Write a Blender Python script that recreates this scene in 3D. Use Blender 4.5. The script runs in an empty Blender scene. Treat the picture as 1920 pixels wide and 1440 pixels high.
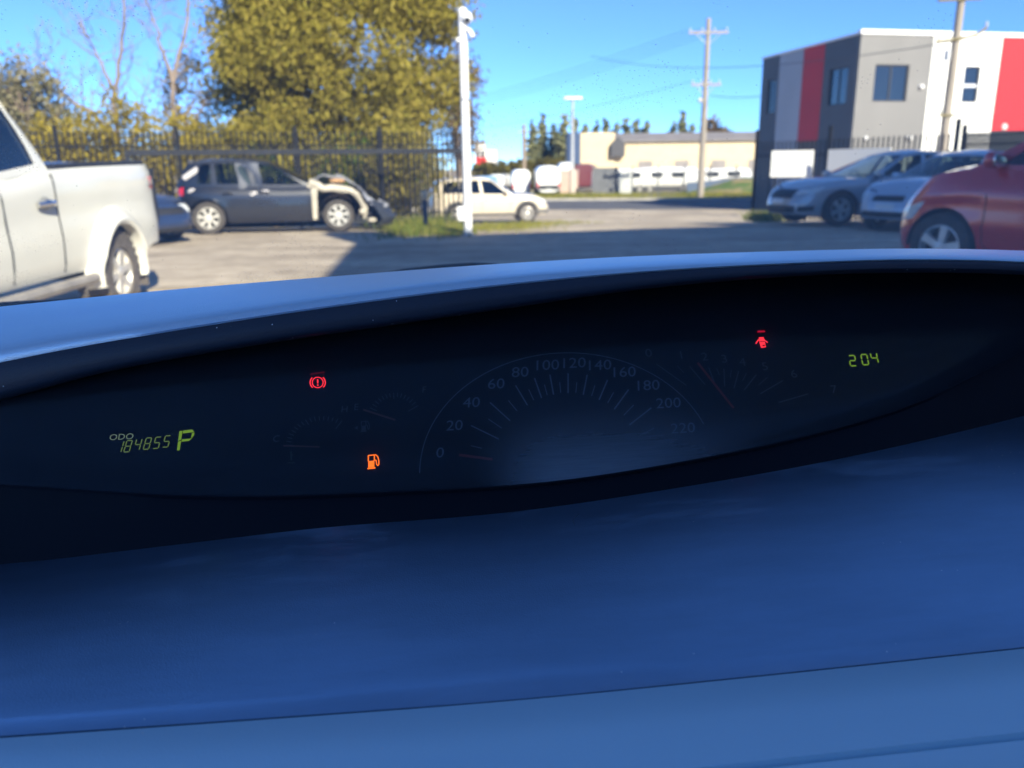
import bpy, math, random
import numpy as np
from mathutils import Vector, Matrix

scene = bpy.context.scene
col = scene.collection
R = math.radians

# ------------------------------------------------------------------ camera, light, exposure
CAM_H = 1.24
PITCH, ROLL, FPX = R(15.1), R(-0.74), 1500.0
_f = Vector((0, math.cos(PITCH), -math.sin(PITCH)))
_r0 = Vector((1, 0, 0))
_u0 = _r0.cross(_f)
_r = math.cos(ROLL) * _r0 + math.sin(ROLL) * _u0
_u = -math.sin(ROLL) * _r0 + math.cos(ROLL) * _u0
CAM = Vector((0, 0, CAM_H))
cam_data = bpy.data.cameras.new('camera')
cam = bpy.data.objects.new('camera', cam_data)
col.objects.link(cam)
M = Matrix((_r, _u, -_f)).transposed().to_4x4()
M.translation = CAM
cam.matrix_world = M
cam_data.sensor_width = 36
cam_data.lens = FPX / 1920 * 36
cam_data.clip_start = 0.02
cam_data.clip_end = 3000
cam_data.dof.use_dof = True
cam_data.dof.focus_distance = 0.66
cam_data.dof.aperture_fstop = 7.3
scene.camera = cam

SUN_DIR = Vector((0.45, -0.89, 0)).normalized()
SUN_EL = R(30)
world = bpy.data.worlds.new('World')
scene.world = world
world.use_nodes = True
wn = world.node_tree
wn.nodes.clear()
sky = wn.nodes.new('ShaderNodeTexSky')
sky.sky_type = 'NISHITA'
sky.sun_disc = False
sky.sun_elevation = SUN_EL
sky.sun_rotation = math.atan2(SUN_DIR.x, SUN_DIR.y)
sky.altitude = 9000
sky.air_density = 1.6
sky.dust_density = 0.0
sky.ozone_density = 7.5
bg = wn.nodes.new('ShaderNodeBackground')
bg.inputs['Strength'].default_value = 0.080
wo = wn.nodes.new('ShaderNodeOutputWorld')
wn.links.new(sky.outputs[0], bg.inputs[0])
wn.links.new(bg.outputs[0], wo.inputs[0])

sun_data = bpy.data.lights.new('sun', 'SUN')
sun_data.energy = 3.45
sun_data.angle = R(0.5)
sun_data.color = (1.0, 0.9, 0.72)
sun = bpy.data.objects.new('sun', sun_data)
col.objects.link(sun)
_tow = Vector((SUN_DIR.x * math.cos(SUN_EL), SUN_DIR.y * math.cos(SUN_EL), math.sin(SUN_EL)))
sun.rotation_euler = (-_tow).to_track_quat('-Z', 'Y').to_euler()
sun.location = (20, -40, 40)

scene.view_settings.view_transform = 'Standard'
scene.view_settings.look = 'None'
scene.view_settings.exposure = 1.9
scene.view_settings.gamma = 1
scene.view_settings.use_curve_mapping = False
scene.render.engine = 'CYCLES'
scene.cycles.use_denoising = True
scene.cycles.max_bounces = 8
scene.cycles.transparent_max_bounces = 24
scene.cycles.sample_clamp_indirect = 6
scene.cycles.caustics_reflective = False
scene.cycles.caustics_refractive = False

# ------------------------------------------------------------------ helpers
def tag(o, label=None, cat=None, group=None, kind=None):
    if label: o['label'] = label
    if cat: o['category'] = cat
    if group: o['group'] = group
    if kind: o['kind'] = kind
    return o

def thing(name, label, cat, loc=(0, 0, 0), rz=0.0, group=None):
    o = bpy.data.objects.new(name, None)
    o.empty_display_size = 0.2
    col.objects.link(o)
    o.location = loc
    o.rotation_euler = (0, 0, rz)
    return tag(o, label, cat, group)

class MB:
    """collects vertices and faces; build() links them as one mesh object"""
    def __init__(s):
        s.v, s.f = [], []
    def add(s, verts, faces):
        b = len(s.v)
        s.v.extend([tuple(p) for p in verts])
        s.f.extend([tuple(i + b for i in f) for f in faces])
        return s
    def box(s, x0, x1, y0, y1, z0, z1):
        return s.add([(x0, y0, z0), (x1, y0, z0), (x1, y1, z0), (x0, y1, z0), (x0, y0, z1), (x1, y0, z1), (x1, y1, z1), (x0, y1, z1)],
                     [(0, 3, 2, 1), (4, 5, 6, 7), (0, 1, 5, 4), (1, 2, 6, 5), (2, 3, 7, 6), (3, 0, 4, 7)])
    def hexa(s, p):
        return s.add(p, [(0, 3, 2, 1), (4, 5, 6, 7), (0, 1, 5, 4), (1, 2, 6, 5), (2, 3, 7, 6), (3, 0, 4, 7)])
    def tube(s, pts, r, n=8, cap=True):
        pts = [Vector(p) for p in pts]
        rs = r if isinstance(r, (list, tuple)) else [r] * len(pts)
        rings = []
        prev = None
        for i, p in enumerate(pts):
            t = (pts[min(i + 1, len(pts) - 1)] - pts[max(i - 1, 0)]).normalized()
            if prev is None:
                a = Vector((0, 0, 1)) if abs(t.z) < 0.9 else Vector((1, 0, 0))
                prev = t.cross(a).normalized()
            nrm = (prev - t * prev.dot(t)).normalized()
            prev = nrm
            bn = t.cross(nrm)
            rings.append([p + (nrm * math.cos(2 * math.pi * k / n) + bn * math.sin(2 * math.pi * k / n)) * rs[i] for k in range(n)])
        vs = [q for ring in rings for q in ring]
        fs = []
        for i in range(len(pts) - 1):
            for k in range(n):
                fs.append((i * n + k, i * n + (k + 1) % n, (i + 1) * n + (k + 1) % n, (i + 1) * n + k))
        if cap:
            fs.append(tuple(range(n))[::-1])
            fs.append(tuple((len(pts) - 1) * n + k for k in range(n)))
        return s.add(vs, fs)
    def grid(s, rows, closed=False):
        n = len(rows[0])
        vs = [p for r in rows for p in r]
        fs = []
        for i in range(len(rows) - 1):
            for k in range(n if closed else n - 1):
                k2 = (k + 1) % n
                fs.append((i * n + k, i * n + k2, (i + 1) * n + k2, (i + 1) * n + k))
        return s.add(vs, fs)
    def lathe(s, prof, axis='y', n=24, c=(0, 0, 0)):
        rows = []
        for (r, h) in prof:
            row = []
            for k in range(n):
                a = 2 * math.pi * k / n
                if axis == 'y': row.append((c[0] + r * math.cos(a), c[1] + h, c[2] + r * math.sin(a)))
                else: row.append((c[0] + r * math.cos(a), c[1] + r * math.sin(a), c[2] + h))
            rows.append(row)
        return s.grid(rows, True)
    def ellipsoid(s, c, rx, ry, rz, n=12, m=8):
        rows = []
        for i in range(m + 1):
            t = math.pi * i / m - math.pi / 2
            rows.append([(c[0] + rx * math.cos(t) * math.cos(2 * math.pi * k / n), c[1] + ry * math.cos(t) * math.sin(2 * math.pi * k / n), c[2] + rz * math.sin(t)) for k in range(n)])
        return s.grid(rows, True)
    def rbox(s, c, sx, sy, sz, e=5, n=16, m=8):
        rows = []
        pw = lambda a: math.copysign(abs(a) ** (2 / e), a)
        for i in range(m + 1):
            t = math.pi * i / m - math.pi / 2
            rows.append([(c[0] + sx / 2 * pw(math.cos(t)) * pw(math.cos(2 * math.pi * (k + .5) / n)), c[1] + sy / 2 * pw(math.cos(t)) * pw(math.sin(2 * math.pi * (k + .5) / n)), c[2] + sz / 2 * pw(math.sin(t))) for k in range(n)])
        return s.grid(rows, True)
    def mesh(s, name, mt, smooth=True, angle=35):
        me = bpy.data.meshes.new(name)
        me.from_pydata(s.v, [], s.f)
        me.materials.append(mt)
        if smooth:
            me.shade_smooth()
            me.set_sharp_from_angle(angle=R(angle))
        me.update()
        return me
    def build(s, name, mt, parent=None, smooth=True, angle=35, label=None):
        o = bpy.data.objects.new(name, s.mesh(name, mt, smooth, angle))
        col.objects.link(o)
        if parent is not None: o.parent = parent
        if label: o['label'] = label
        return o

def put(name, me, parent=None, loc=(0, 0, 0), rot=(0, 0, 0)):
    o = bpy.data.objects.new(name, me)
    col.objects.link(o)
    if parent is not None: o.parent = parent
    o.location = loc
    o.rotation_euler = rot
    return o

def copy_tree(o, parent=None):
    c = o.copy()
    col.objects.link(c)
    if parent is not None: c.parent = parent
    for ch in list(o.children):
        copy_tree(ch, c)
    return c

def lerp(a, b, t): return a + (b - a) * t
def interp(tab, x):
    xs = [p[0] for p in tab]
    ys = [p[1] for p in tab]
    return float(np.interp(x, xs, ys))
def smooth_interp(tab, x):
    """monotone cubic through the table, linear beyond its ends"""
    n = len(tab)
    if x <= tab[0][0]:
        s = (tab[1][1] - tab[0][1]) / (tab[1][0] - tab[0][0])
        return tab[0][1] + s * (x - tab[0][0])
    if x >= tab[-1][0]:
        s = (tab[-1][1] - tab[-2][1]) / (tab[-1][0] - tab[-2][0])
        return tab[-1][1] + s * (x - tab[-1][0])
    for i in range(n - 1):
        if tab[i][0] <= x <= tab[i + 1][0]:
            break
    def slope(k):
        if k == 0: return (tab[1][1] - tab[0][1]) / (tab[1][0] - tab[0][0])
        if k == n - 1: return (tab[-1][1] - tab[-2][1]) / (tab[-1][0] - tab[-2][0])
        return (tab[k + 1][1] - tab[k - 1][1]) / (tab[k + 1][0] - tab[k - 1][0])
    h = tab[i + 1][0] - tab[i][0]
    t = (x - tab[i][0]) / h
    a, b = tab[i][1], tab[i + 1][1]
    m0, m1 = slope(i) * h, slope(i + 1) * h
    return (2 * t ** 3 - 3 * t ** 2 + 1) * a + (t ** 3 - 2 * t ** 2 + t) * m0 + (-2 * t ** 3 + 3 * t ** 2) * b + (t ** 3 - t ** 2) * m1

# ------------------------------------------------------------------ materials
_mats = {}
def mat(name, c, rough=0.5, metal=0.0, spec=0.5, var=0.0, scale=8.0, c2=None, bump=0.0, bscale=60.0, coat=0.0, emit=None, estr=0.0, detail=5.0, stretch=None, sharp=None):
    if name in _mats: return _mats[name]
    m = bpy.data.materials.new(name)
    m.use_nodes = True
    nt = m.node_tree
    b = nt.nodes['Principled BSDF']
    b.inputs['Base Color'].default_value = (*c, 1)
    b.inputs['Roughness'].default_value = rough
    b.inputs['Metallic'].default_value = metal
    b.inputs['Specular IOR Level'].default_value = spec
    if coat: 
        b.inputs['Coat Weight'].default_value = coat
        b.inputs['Coat Roughness'].default_value = 0.080
    if emit:
        b.inputs['Emission Color'].default_value = (*emit, 1)
        b.inputs['Emission Strength'].default_value = estr
    if var or c2 or bump:
        tc = nt.nodes.new('ShaderNodeTexCoord')
        src = tc.outputs['Object']
        if stretch:
            mp = nt.nodes.new('ShaderNodeMapping')
            mp.inputs['Scale'].default_value = stretch
            nt.links.new(src, mp.inputs[0])
            src = mp.outputs[0]
    if var or c2:
        nz = nt.nodes.new('ShaderNodeTexNoise')
        nz.inputs['Scale'].default_value = scale
        nz.inputs['Detail'].default_value = detail
        nz.inputs['Roughness'].default_value = 0.6
        nt.links.new(src, nz.inputs['Vector'])
        rp = nt.nodes.new('ShaderNodeValToRGB')
        lo, hi = (0.32, 0.68) if sharp is None else sharp
        rp.color_ramp.elements[0].position = lo
        rp.color_ramp.elements[1].position = hi
        ca = c if c2 else tuple(max(0, x * (1 - var)) for x in c)
        cb = c2 if c2 else tuple(min(1, x * (1 + var)) for x in c)
        rp.color_ramp.elements[0].color = (*ca, 1)
        rp.color_ramp.elements[1].color = (*cb, 1)
        nt.links.new(nz.outputs[0], rp.inputs[0])
        nt.links.new(rp.outputs[0], b.inputs['Base Color'])
    if bump:
        n2 = nt.nodes.new('ShaderNodeTexNoise')
        n2.inputs['Scale'].default_value = bscale
        n2.inputs['Detail'].default_value = 4
        nt.links.new(src, n2.inputs['Vector'])
        bp = nt.nodes.new('ShaderNodeBump')
        bp.inputs['Strength'].default_value = bump
        bp.inputs['Distance'].default_value = 0.02
        nt.links.new(n2.outputs[0], bp.inputs['Height'])
        nt.links.new(bp.outputs[0], b.inputs['Normal'])
    _mats[name] = m
    return m

def glass_mat(name, tint=(0.35, 0.4, 0.42), rough=0.03, ior=1.45, gloss=None):
    if name in _mats: return _mats[name]
    m = bpy.data.materials.new(name)
    m.use_nodes = True
    nt = m.node_tree
    nt.nodes.clear()
    o = nt.nodes.new('ShaderNodeOutputMaterial')
    tr = nt.nodes.new('ShaderNodeBsdfTransparent')
    tr.inputs[0].default_value = (*tint, 1)
    gl = nt.nodes.new('ShaderNodeBsdfGlossy')
    gl.inputs['Roughness'].default_value = rough
    gl.inputs['Color'].default_value = (1, 1, 1, 1)
    fr = nt.nodes.new('ShaderNodeFresnel')
    fr.inputs[0].default_value = ior
    mx = nt.nodes.new('ShaderNodeMixShader')
    nt.links.new(fr.outputs[0], mx.inputs[0])
    nt.links.new(tr.outputs[0], mx.inputs[1])
    nt.links.new(gl.outputs[0], mx.inputs[2])
    nt.links.new(mx.outputs[0], o.inputs[0])
    _mats[name] = m
    return m

def leaf_mat(name, cols, trans=0.35):
    if name in _mats: return _mats[name]
    m = bpy.data.materials.new(name)
    m.use_nodes = True
    nt = m.node_tree
    nt.nodes.clear()
    o = nt.nodes.new('ShaderNodeOutputMaterial')
    g = nt.nodes.new('ShaderNodeNewGeometry')
    rp = nt.nodes.new('ShaderNodeValToRGB')
    els = rp.color_ramp.elements
    while len(els) < len(cols): els.new(0.5)
    for i, c in enumerate(cols):
        els[i].position = i / (len(cols) - 1)
        els[i].color = (*c, 1)
    nt.links.new(g.outputs['Random Per Island'], rp.inputs[0])
    d = nt.nodes.new('ShaderNodeBsdfDiffuse')
    t = nt.nodes.new('ShaderNodeBsdfTranslucent')
    mx = nt.nodes.new('ShaderNodeMixShader')
    mx.inputs[0].default_value = trans
    nt.links.new(rp.outputs[0], d.inputs[0])
    nt.links.new(rp.outputs[0], t.inputs[0])
    nt.links.new(d.outputs[0], mx.inputs[1])
    nt.links.new(t.outputs[0], mx.inputs[2])
    nt.links.new(mx.outputs[0], o.inputs[0])
    _mats[name] = m
    return m

RUBBER = mat('rubber', (0.055, 0.048, 0.042), 0.85, var=0.35, scale=14)
DIRTY_RUBBER = mat('dusty_rubber', (0.11, 0.095, 0.08), 0.9, var=0.3, scale=9)
BLACK = mat('black_plastic', (0.02, 0.02, 0.022), 0.6, var=0.3, scale=6)
DARK = mat('dark_interior', (0.03, 0.03, 0.035), 0.8, var=0.3, scale=5)
SEAT = mat('seat_fabric', (0.07, 0.07, 0.08), 0.95, var=0.25, scale=30, bump=0.2, bscale=200)
ALLOY = mat('alloy_wheel', (0.62, 0.6, 0.57), 0.38, metal=0.45, var=0.12, scale=10)
WHITE_ALLOY = mat('pale_alloy_wheel', (0.5, 0.49, 0.46), 0.45, metal=0.1, var=0.1, scale=10)
CHROME = mat('chrome', (0.75, 0.75, 0.75), 0.12, metal=1.0)
LAMP = mat('headlamp_lens', (0.62, 0.64, 0.64), 0.15, var=0.3, scale=20, coat=0.6)
RED_LAMP = mat('tail_lamp_lens', (0.55, 0.01, 0.02), 0.15, var=0.2, scale=20, coat=0.8)
ORANGE_LAMP = mat('indicator_lens', (0.6, 0.2, 0.02), 0.2)
PLATE = mat('number_plate_white', (0.7, 0.7, 0.68), 0.4)
CAR_GLASS = glass_mat('car_glass', (0.55, 0.63, 0.62))
DARK_GLASS = glass_mat('tinted_car_glass', (0.1, 0.12, 0.14), ior=1.6)
SEAM = mat('panel_gap', (0.012, 0.012, 0.012), 0.8)

# ------------------------------------------------------------------ ground, road, verge
def zg(y):
    """the yard is level, then its driveway falls to the lower street"""
    return float(np.interp(y, [-1000, 17.0, 19.0, 30.0, 36.0, 40.0, 3000], [0, 0, -0.06, -0.75, -0.88, -0.9, -0.9]))

def ground_material():
    m = bpy.data.materials.new('sandy_concrete')
    m.use_nodes = True
    nt = m.node_tree
    b = nt.nodes['Principled BSDF']
    b.inputs['Roughness'].default_value = 0.92
    tc = nt.nodes.new('ShaderNodeTexCoord')
    def noise(s, d, r=0.6):
        n = nt.nodes.new('ShaderNodeTexNoise')
        n.inputs['Scale'].default_value = s
        n.inputs['Detail'].default_value = d
        n.inputs['Roughness'].default_value = r
        nt.links.new(tc.outputs['Object'], n.inputs['Vector'])
        return n
    n1, n2, n3 = noise(0.35, 6), noise(3.0, 8, 0.7), noise(40, 3)
    mp = nt.nodes.new('ShaderNodeMapping')
    mp.inputs['Scale'].default_value = (0.35, 1.6, 1)
    nt.links.new(tc.outputs['Object'], mp.inputs[0])
    n4 = noise(0.9, 6, 0.65)
    nt.links.new(mp.outputs[0], n4.inputs['Vector'])
    r1 = nt.nodes.new('ShaderNodeValToRGB')
    r1.color_ramp.elements[0].position, r1.color_ramp.elements[1].position = 0.35, 0.62
    r1.color_ramp.elements[0].color = (0.36, 0.295, 0.215, 1)
    r1.color_ramp.elements[1].color = (0.56, 0.475, 0.36, 1)
    nt.links.new(n4.outputs[0], r1.inputs[0])
    r2 = nt.nodes.new('ShaderNodeValToRGB')
    r2.color_ramp.elements[0].position, r2.color_ramp.elements[1].position = 0.3, 0.6
    r2.color_ramp.elements[0].color = (0.6, 0.58, 0.55, 1)
    r2.color_ramp.elements[1].color = (1, 1, 1, 1)
    nt.links.new(n2.outputs[0], r2.inputs[0])
    r3 = nt.nodes.new('ShaderNodeValToRGB')
    r3.color_ramp.elements[0].position, r3.color_ramp.elements[1].position = 0.4, 0.55
    r3.color_ramp.elements[0].color = (0.8, 0.79, 0.78, 1)
    r3.color_ramp.elements[1].color = (1, 1, 1, 1)
    nt.links.new(n1.outputs[0], r3.inputs[0])
    def mul(a, bb):
        x = nt.nodes.new('ShaderNodeMix')
        x.data_type = 'RGBA'
        x.blend_type = 'MULTIPLY'
        x.inputs[0].default_value = 1
        nt.links.new(a, x.inputs[6])
        nt.links.new(bb, x.inputs[7])
        return x.outputs[2]
    c = mul(mul(r1.outputs[0], r2.outputs[0]), r3.outputs[0])
    nt.links.new(c, b.inputs['Base Color'])
    bp = nt.nodes.new('ShaderNodeBump')
    bp.inputs['Strength'].default_value = 0.35
    bp.inputs['Distance'].default_value = 0.02
    nt.links.new(n3.outputs[0], bp.inputs['Height'])
    nt.links.new(bp.outputs[0], b.inputs['Normal'])
    return m

ys = [-900, -200, -60, -20] + list(np.linspace(-10, 60, 71)) + [75, 100, 150, 220, 400, 900, 1800]
xs = [-1500, -600, -250, -120, -60, -40] + list(np.linspace(-30, 40, 36)) + [60, 90, 150, 300, 700, 1500]
g = MB()
g.grid([[(x, y, zg(y)) for x in xs] for y in ys])
tag(g.build('ground', ground_material(), smooth=True), kind='structure')

ASPHALT = mat('asphalt', (0.085, 0.083, 0.085), 0.85, var=0.25, scale=1.2, bump=0.2, bscale=50)
CONC = mat('kerb_concrete', (0.4, 0.38, 0.34), 0.85, var=0.2, scale=2)
def road_y(x, y): return y - 0.22 * (x - 5)
rd = MB()
rd.grid([[(x, road_y(x, y0), -0.9 + 0.004) for x in (-160, -60, -20, 0, 20, 60, 160)] for y0 in (42.5, 46, 50, 54.5)])
tag(rd.build('road', ASPHALT), kind='structure')
kb = MB()
for (xa, xb_) in ((-160, -2), (14, 160)):
    p = [(xa, road_y(xa, 42.1)), (xb_, road_y(xb_, 42.1)), (xb_, road_y(xb_, 42.45)), (xa, road_y(xa, 42.45))]
    kb.hexa([(q[0], q[1], -0.95) for q in p] + [(q[0], q[1], -0.78) for q in p])
p = [(-160, road_y(-160, 54.55)), (160, road_y(160, 54.55)), (160, road_y(160, 54.9)), (-160, road_y(-160, 54.9))]
kb.hexa([(q[0], q[1], -0.95) for q in p] + [(q[0], q[1], -0.77) for q in p])
tag(kb.build('kerb', CONC, smooth=False), kind='structure')
VERGE = mat('verge_soil', (0.1, 0.12, 0.022), 0.95, c2=(0.3, 0.24, 0.12), scale=0.35, sharp=(0.42, 0.62))
vg = MB()
vg.grid([[(x, road_y(x, y0), -0.79) for x in (-160, -40, 0, 20, 40, 160)] for y0 in (54.92, 62, 72)])
tag(vg.build('grass_verge', VERGE), kind='structure')

# ------------------------------------------------------------------ leaf clouds, trees
def leaf_mesh(name, clumps, per, size, seed, mt, droop=0.0, aspect=2.2, shell=0.55, flat=0.0):
    rng = np.random.default_rng(seed)
    P = []
    for (c, rr) in clumps:
        rr = np.array(rr if hasattr(rr, '__len__') else (rr, rr, rr))
        k = max(6, int(per * (rr[0] * rr[1] * rr[2]) ** (2 / 3)))
        d = rng.normal(size=(k, 3))
        d /= np.linalg.norm(d, axis=1)[:, None]
        rad = shell + (1 - shell) * rng.random(k) ** 0.7
        rad *= 1 + 0.28 * rng.normal(size=k)
        P.append(np.array(c) + d * rad[:, None] * rr)
    P = np.concatenate(P)
    n = len(P)
    a = rng.normal(size=(n, 3))
    a[:, 2] -= droop
    a /= np.linalg.norm(a, axis=1)[:, None]
    b = rng.normal(size=(n, 3))
    b -= a * np.sum(a * b, axis=1)[:, None]
    b /= np.linalg.norm(b, axis=1)[:, None]
    s = size * (0.6 + 0.8 * rng.random(n))[:, None]
    A, B = a * s * aspect / 2, b * s / 2
    V = np.empty((n, 4, 3), np.float32)
    V[:, 0] = P - A
    V[:, 1] = P + B * 0.9
    V[:, 2] = P + A
    V[:, 3] = P - B * 0.9
    me = bpy.data.meshes.new(name)
    me.vertices.add(n * 4)
    me.vertices.foreach_set('co', V.reshape(-1))
    me.loops.add(n * 4)
    me.loops.foreach_set('vertex_index', np.arange(n * 4, dtype=np.int32))
    me.polygons.add(n)
    me.polygons.foreach_set('loop_start', np.arange(0, n * 4, 4, dtype=np.int32))
    me.update(calc_edges=True)
    me.validate()
    me.materials.append(mt)
    return me

BARK = mat('bark', (0.16, 0.12, 0.09), 0.9, var=0.35, scale=6, bump=0.5, bscale=20, stretch=(1, 1, 0.25))
PALE_BARK = mat('pale_bark', (0.22, 0.175, 0.145), 0.9, var=0.3, scale=4, stretch=(1, 1, 0.3))

def limb(mb, rng, p, d, length, r, depth, tips=None, gnarl=0.25, up=0.12, ratio=0.62, kids=(2, 3)):
    pts, rs = [p], [r]
    n = 5
    for i in range(n):
        d = (d + Vector((rng.gauss(0, gnarl), rng.gauss(0, gnarl), rng.gauss(0, gnarl) + up)) * 0.5).normalized()
        p = p + d * length / n
        pts.append(p)
        rs.append(max(r * (1 - 0.62 * (i + 1) / n), 0.006))
    mb.tube(pts, rs, 6 if depth > 1 else 4)
    if tips is not None: tips.append(pts[-1])
    if depth > 0:
        for k in range(rng.randint(*kids)):
            i = rng.randint(2, n)
            az = rng.uniform(0, 2 * math.pi)
            side = Vector((math.cos(az), math.sin(az), 0.35))
            nd = (d * 0.75 + side * rng.uniform(0.5, 0.9)).normalized()
            limb(mb, rng, pts[i], nd, length * ratio * rng.uniform(0.75, 1.2), rs[i] * 0.7, depth - 1, tips, gnarl, up, ratio, kids)

def crown_clumps(rng, c, radii, n, r0, r1, surf=0.6):
    out = []
    for _ in range(n):
        while True:
            v = Vector((rng.gauss(0, 1), rng.gauss(0, 1), rng.gauss(0, 1))).normalized()
            k = surf + (1 - surf) * rng.random()
            q = Vector((v.x * radii[0] * k, v.y * radii[1] * k, v.z * radii[2] * k))
            break
        rr = rng.uniform(r0, r1)
        out.append(((c[0] + q.x, c[1] + q.y, c[2] + q.z), (rr, rr, rr * rng.uniform(0.7, 1.1))))
    return out

OLIVE = leaf_mat('olive_gold_leaves', [(0.2, 0.175, 0.028), (0.32, 0.27, 0.045), (0.40, 0.335, 0.07), (0.26, 0.24, 0.04), (0.44, 0.36, 0.09)], .5)
YELLOW = leaf_mat('yellow_bush_leaves', [(0.2, 0.16, 0.015), (0.34, 0.27, 0.03), (0.28, 0.23, 0.035), (0.4, 0.31, 0.05)])
GREYGREEN = leaf_mat('grey_green_leaves', [(0.17, 0.16, 0.08), (0.26, 0.235, 0.14), (0.32, 0.28, 0.18), (0.2, 0.21, 0.1)])
BROWNISH = leaf_mat('brownish_leaves', [(0.13, 0.09, 0.05), (0.2, 0.14, 0.08), (0.16, 0.13, 0.05)])
GREEN = leaf_mat('green_leaves', [(0.05, 0.09, 0.015), (0.09, 0.13, 0.025), (0.14, 0.17, 0.03)])
CONIFER = leaf_mat('conifer_leaves', [(0.13, 0.145, 0.07), (0.2, 0.205, 0.1), (0.26, 0.25, 0.13)], 0.2)

def tree(name, label, cat, base, trunk_h, trunk_r, clumps, per, size, mt, seed, droop=0.3, branches=6, bark=BARK, group=None, reach=2.0, aspect=2.2):
    rng = random.Random(seed)
    t = thing(name, label, cat, base, 0, group)
    mb = MB()
    pts = [(0, 0, -0.2), (rng.gauss(0, .05), rng.gauss(0, .05), trunk_h * .35), (rng.gauss(0, .12), rng.gauss(0, .12), trunk_h * .7), (rng.gauss(0, .2), rng.gauss(0, .2), trunk_h)]
    mb.tube(pts, [trunk_r * 1.2, trunk_r, trunk_r * .8, trunk_r * .5], 9)
    mb.build('trunk', bark, t)
    b = MB()
    for k in range(branches):
        a = 2 * math.pi * k / max(1, branches) + rng.uniform(-.4, .4)
        limb(b, rng, Vector(pts[2 + k % 2]), Vector((math.cos(a), math.sin(a), 0.7)), reach * rng.uniform(.7, 1.2), trunk_r * .4, 2)
    if branches: b.build('branches', bark, t)
    put('crown', leaf_mesh('crown', clumps, per, size, seed, mt, droop, aspect), t)
    return t

# the big olive tree behind the wrecked hatchback
rng = random.Random(7)
cl = crown_clumps(rng, (0.15, 0, 5.0), (3.75, 2.6, 4.2), 110, 0.5, 1.1, 0.6)
cl += crown_clumps(rng, (-1.6, -1.3, 4.6), (2.0, 1.2, 2.2), 26, 0.5, 0.9, 0.3)
cl += crown_clumps(rng, (-0.6, -0.6, 1.9), (4.0, 2.0, 1.6), 42, 0.55, 1.0, 0.5)
cl += crown_clumps(rng, (1.2, 0, 8.6), (2.6, 1.8, 1.9), 24, 0.6, 1.0, 0.5)
tree('olive_tree', 'huge dense olive gold tree behind the wrecked dark hatchback', 'tree', (-5.6, 26.6, zg(26.6)), 6.5, 0.32, cl, 900, 0.08, OLIVE, 11, droop=0.9, branches=8, reach=3.0, aspect=2.6)
rng = random.Random(9)
cl = crown_clumps(rng, (0, 0, 4.9), (1.15, 1.1, 3.0), 30, 0.4, 0.8, 0.4)
tree('brown_tree', 'brownish thin tree showing behind the tall white camera pole', 'tree', (-2.05, 34.0, zg(34.0)), 5.2, 0.16, cl, 460, 0.08, BROWNISH, 13, droop=0.5, branches=5, reach=1.2)
rng = random.Random(15)
cl = crown_clumps(rng, (0, 0, 2.9), (1.6, 1.3, 1.9), 62, 0.35, 0.75, 0.35) + crown_clumps(rng, (-1.6, 0, 2.3), (1.4, 1.2, 1.2), 18, 0.3, 0.6, 0.4) + crown_clumps(rng, (1.3, .2, 2.0), (1.0, 1.0, 1.3), 14, 0.3, 0.6, 0.4)
tree('grey_green_tree', 'grey green airy tree behind the cab of the white pickup', 'tree', (-14.2, 25.0, zg(25)), 2.6, 0.16, cl, 560, 0.075, GREYGREEN, 17, droop=0.4, branches=6, reach=1.5)
rng = random.Random(21)
cl = crown_clumps(rng, (0, 0, 4.0), (1.0, 0.9, 1.5), 20, 0.3, 0.62, 0.45)
tree('small_gum_tree', 'olive brown small tree between the bare trees and the big olive tree', 'tree', (-10.4, 27.6, zg(27.6)), 3.6, 0.12, cl, 400, 0.075, leaf_mat('gum_leaves', [(0.13, 0.115, 0.04), (0.2, 0.17, 0.06), (0.24, 0.19, 0.08)]), 23, branches=5, reach=1.2)
# yellow bushes along the fence
for i, (bx, by, w, h, lab) in enumerate([(-12.9, 23.2, 1.2, 1.85, 'yellow flowering bush left of the first bare tree, behind the black fence'),
                                        (-11.3, 23.6, 1.3, 2.1, 'yellow flowering bush under the first bare tree, behind the black fence'),
                                        (-9.6, 24.0, 1.3, 1.95, 'yellow flowering bush beneath the second bare tree'),
                                        (-8.0, 24.2, 1.3, 2.05, 'yellow green bush at the left foot of the big olive tree')]):
    rng = random.Random(40 + i)
    t = thing('yellow_bush', lab, 'bush', (bx, by, zg(by)), 0, 'bushes behind the black fence')
    b = MB()
    for k in range(6):
        a = k * 1.05
        limb(b, rng, Vector((0, 0, -.05)), Vector((math.cos(a) * .6, math.sin(a) * .6, 1)), h * .9, 0.03, 1)
    b.build('stems', BARK, t)
    cl = crown_clumps(rng, (0, 0, h * .95), (w, w * .8, h * .75), 42, 0.3, 0.6, 0.35)
    put('foliage', leaf_mesh('foliage', cl, 480, 0.075, 50 + i, YELLOW if i < 3 else OLIVE, 0.5), t)
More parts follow.
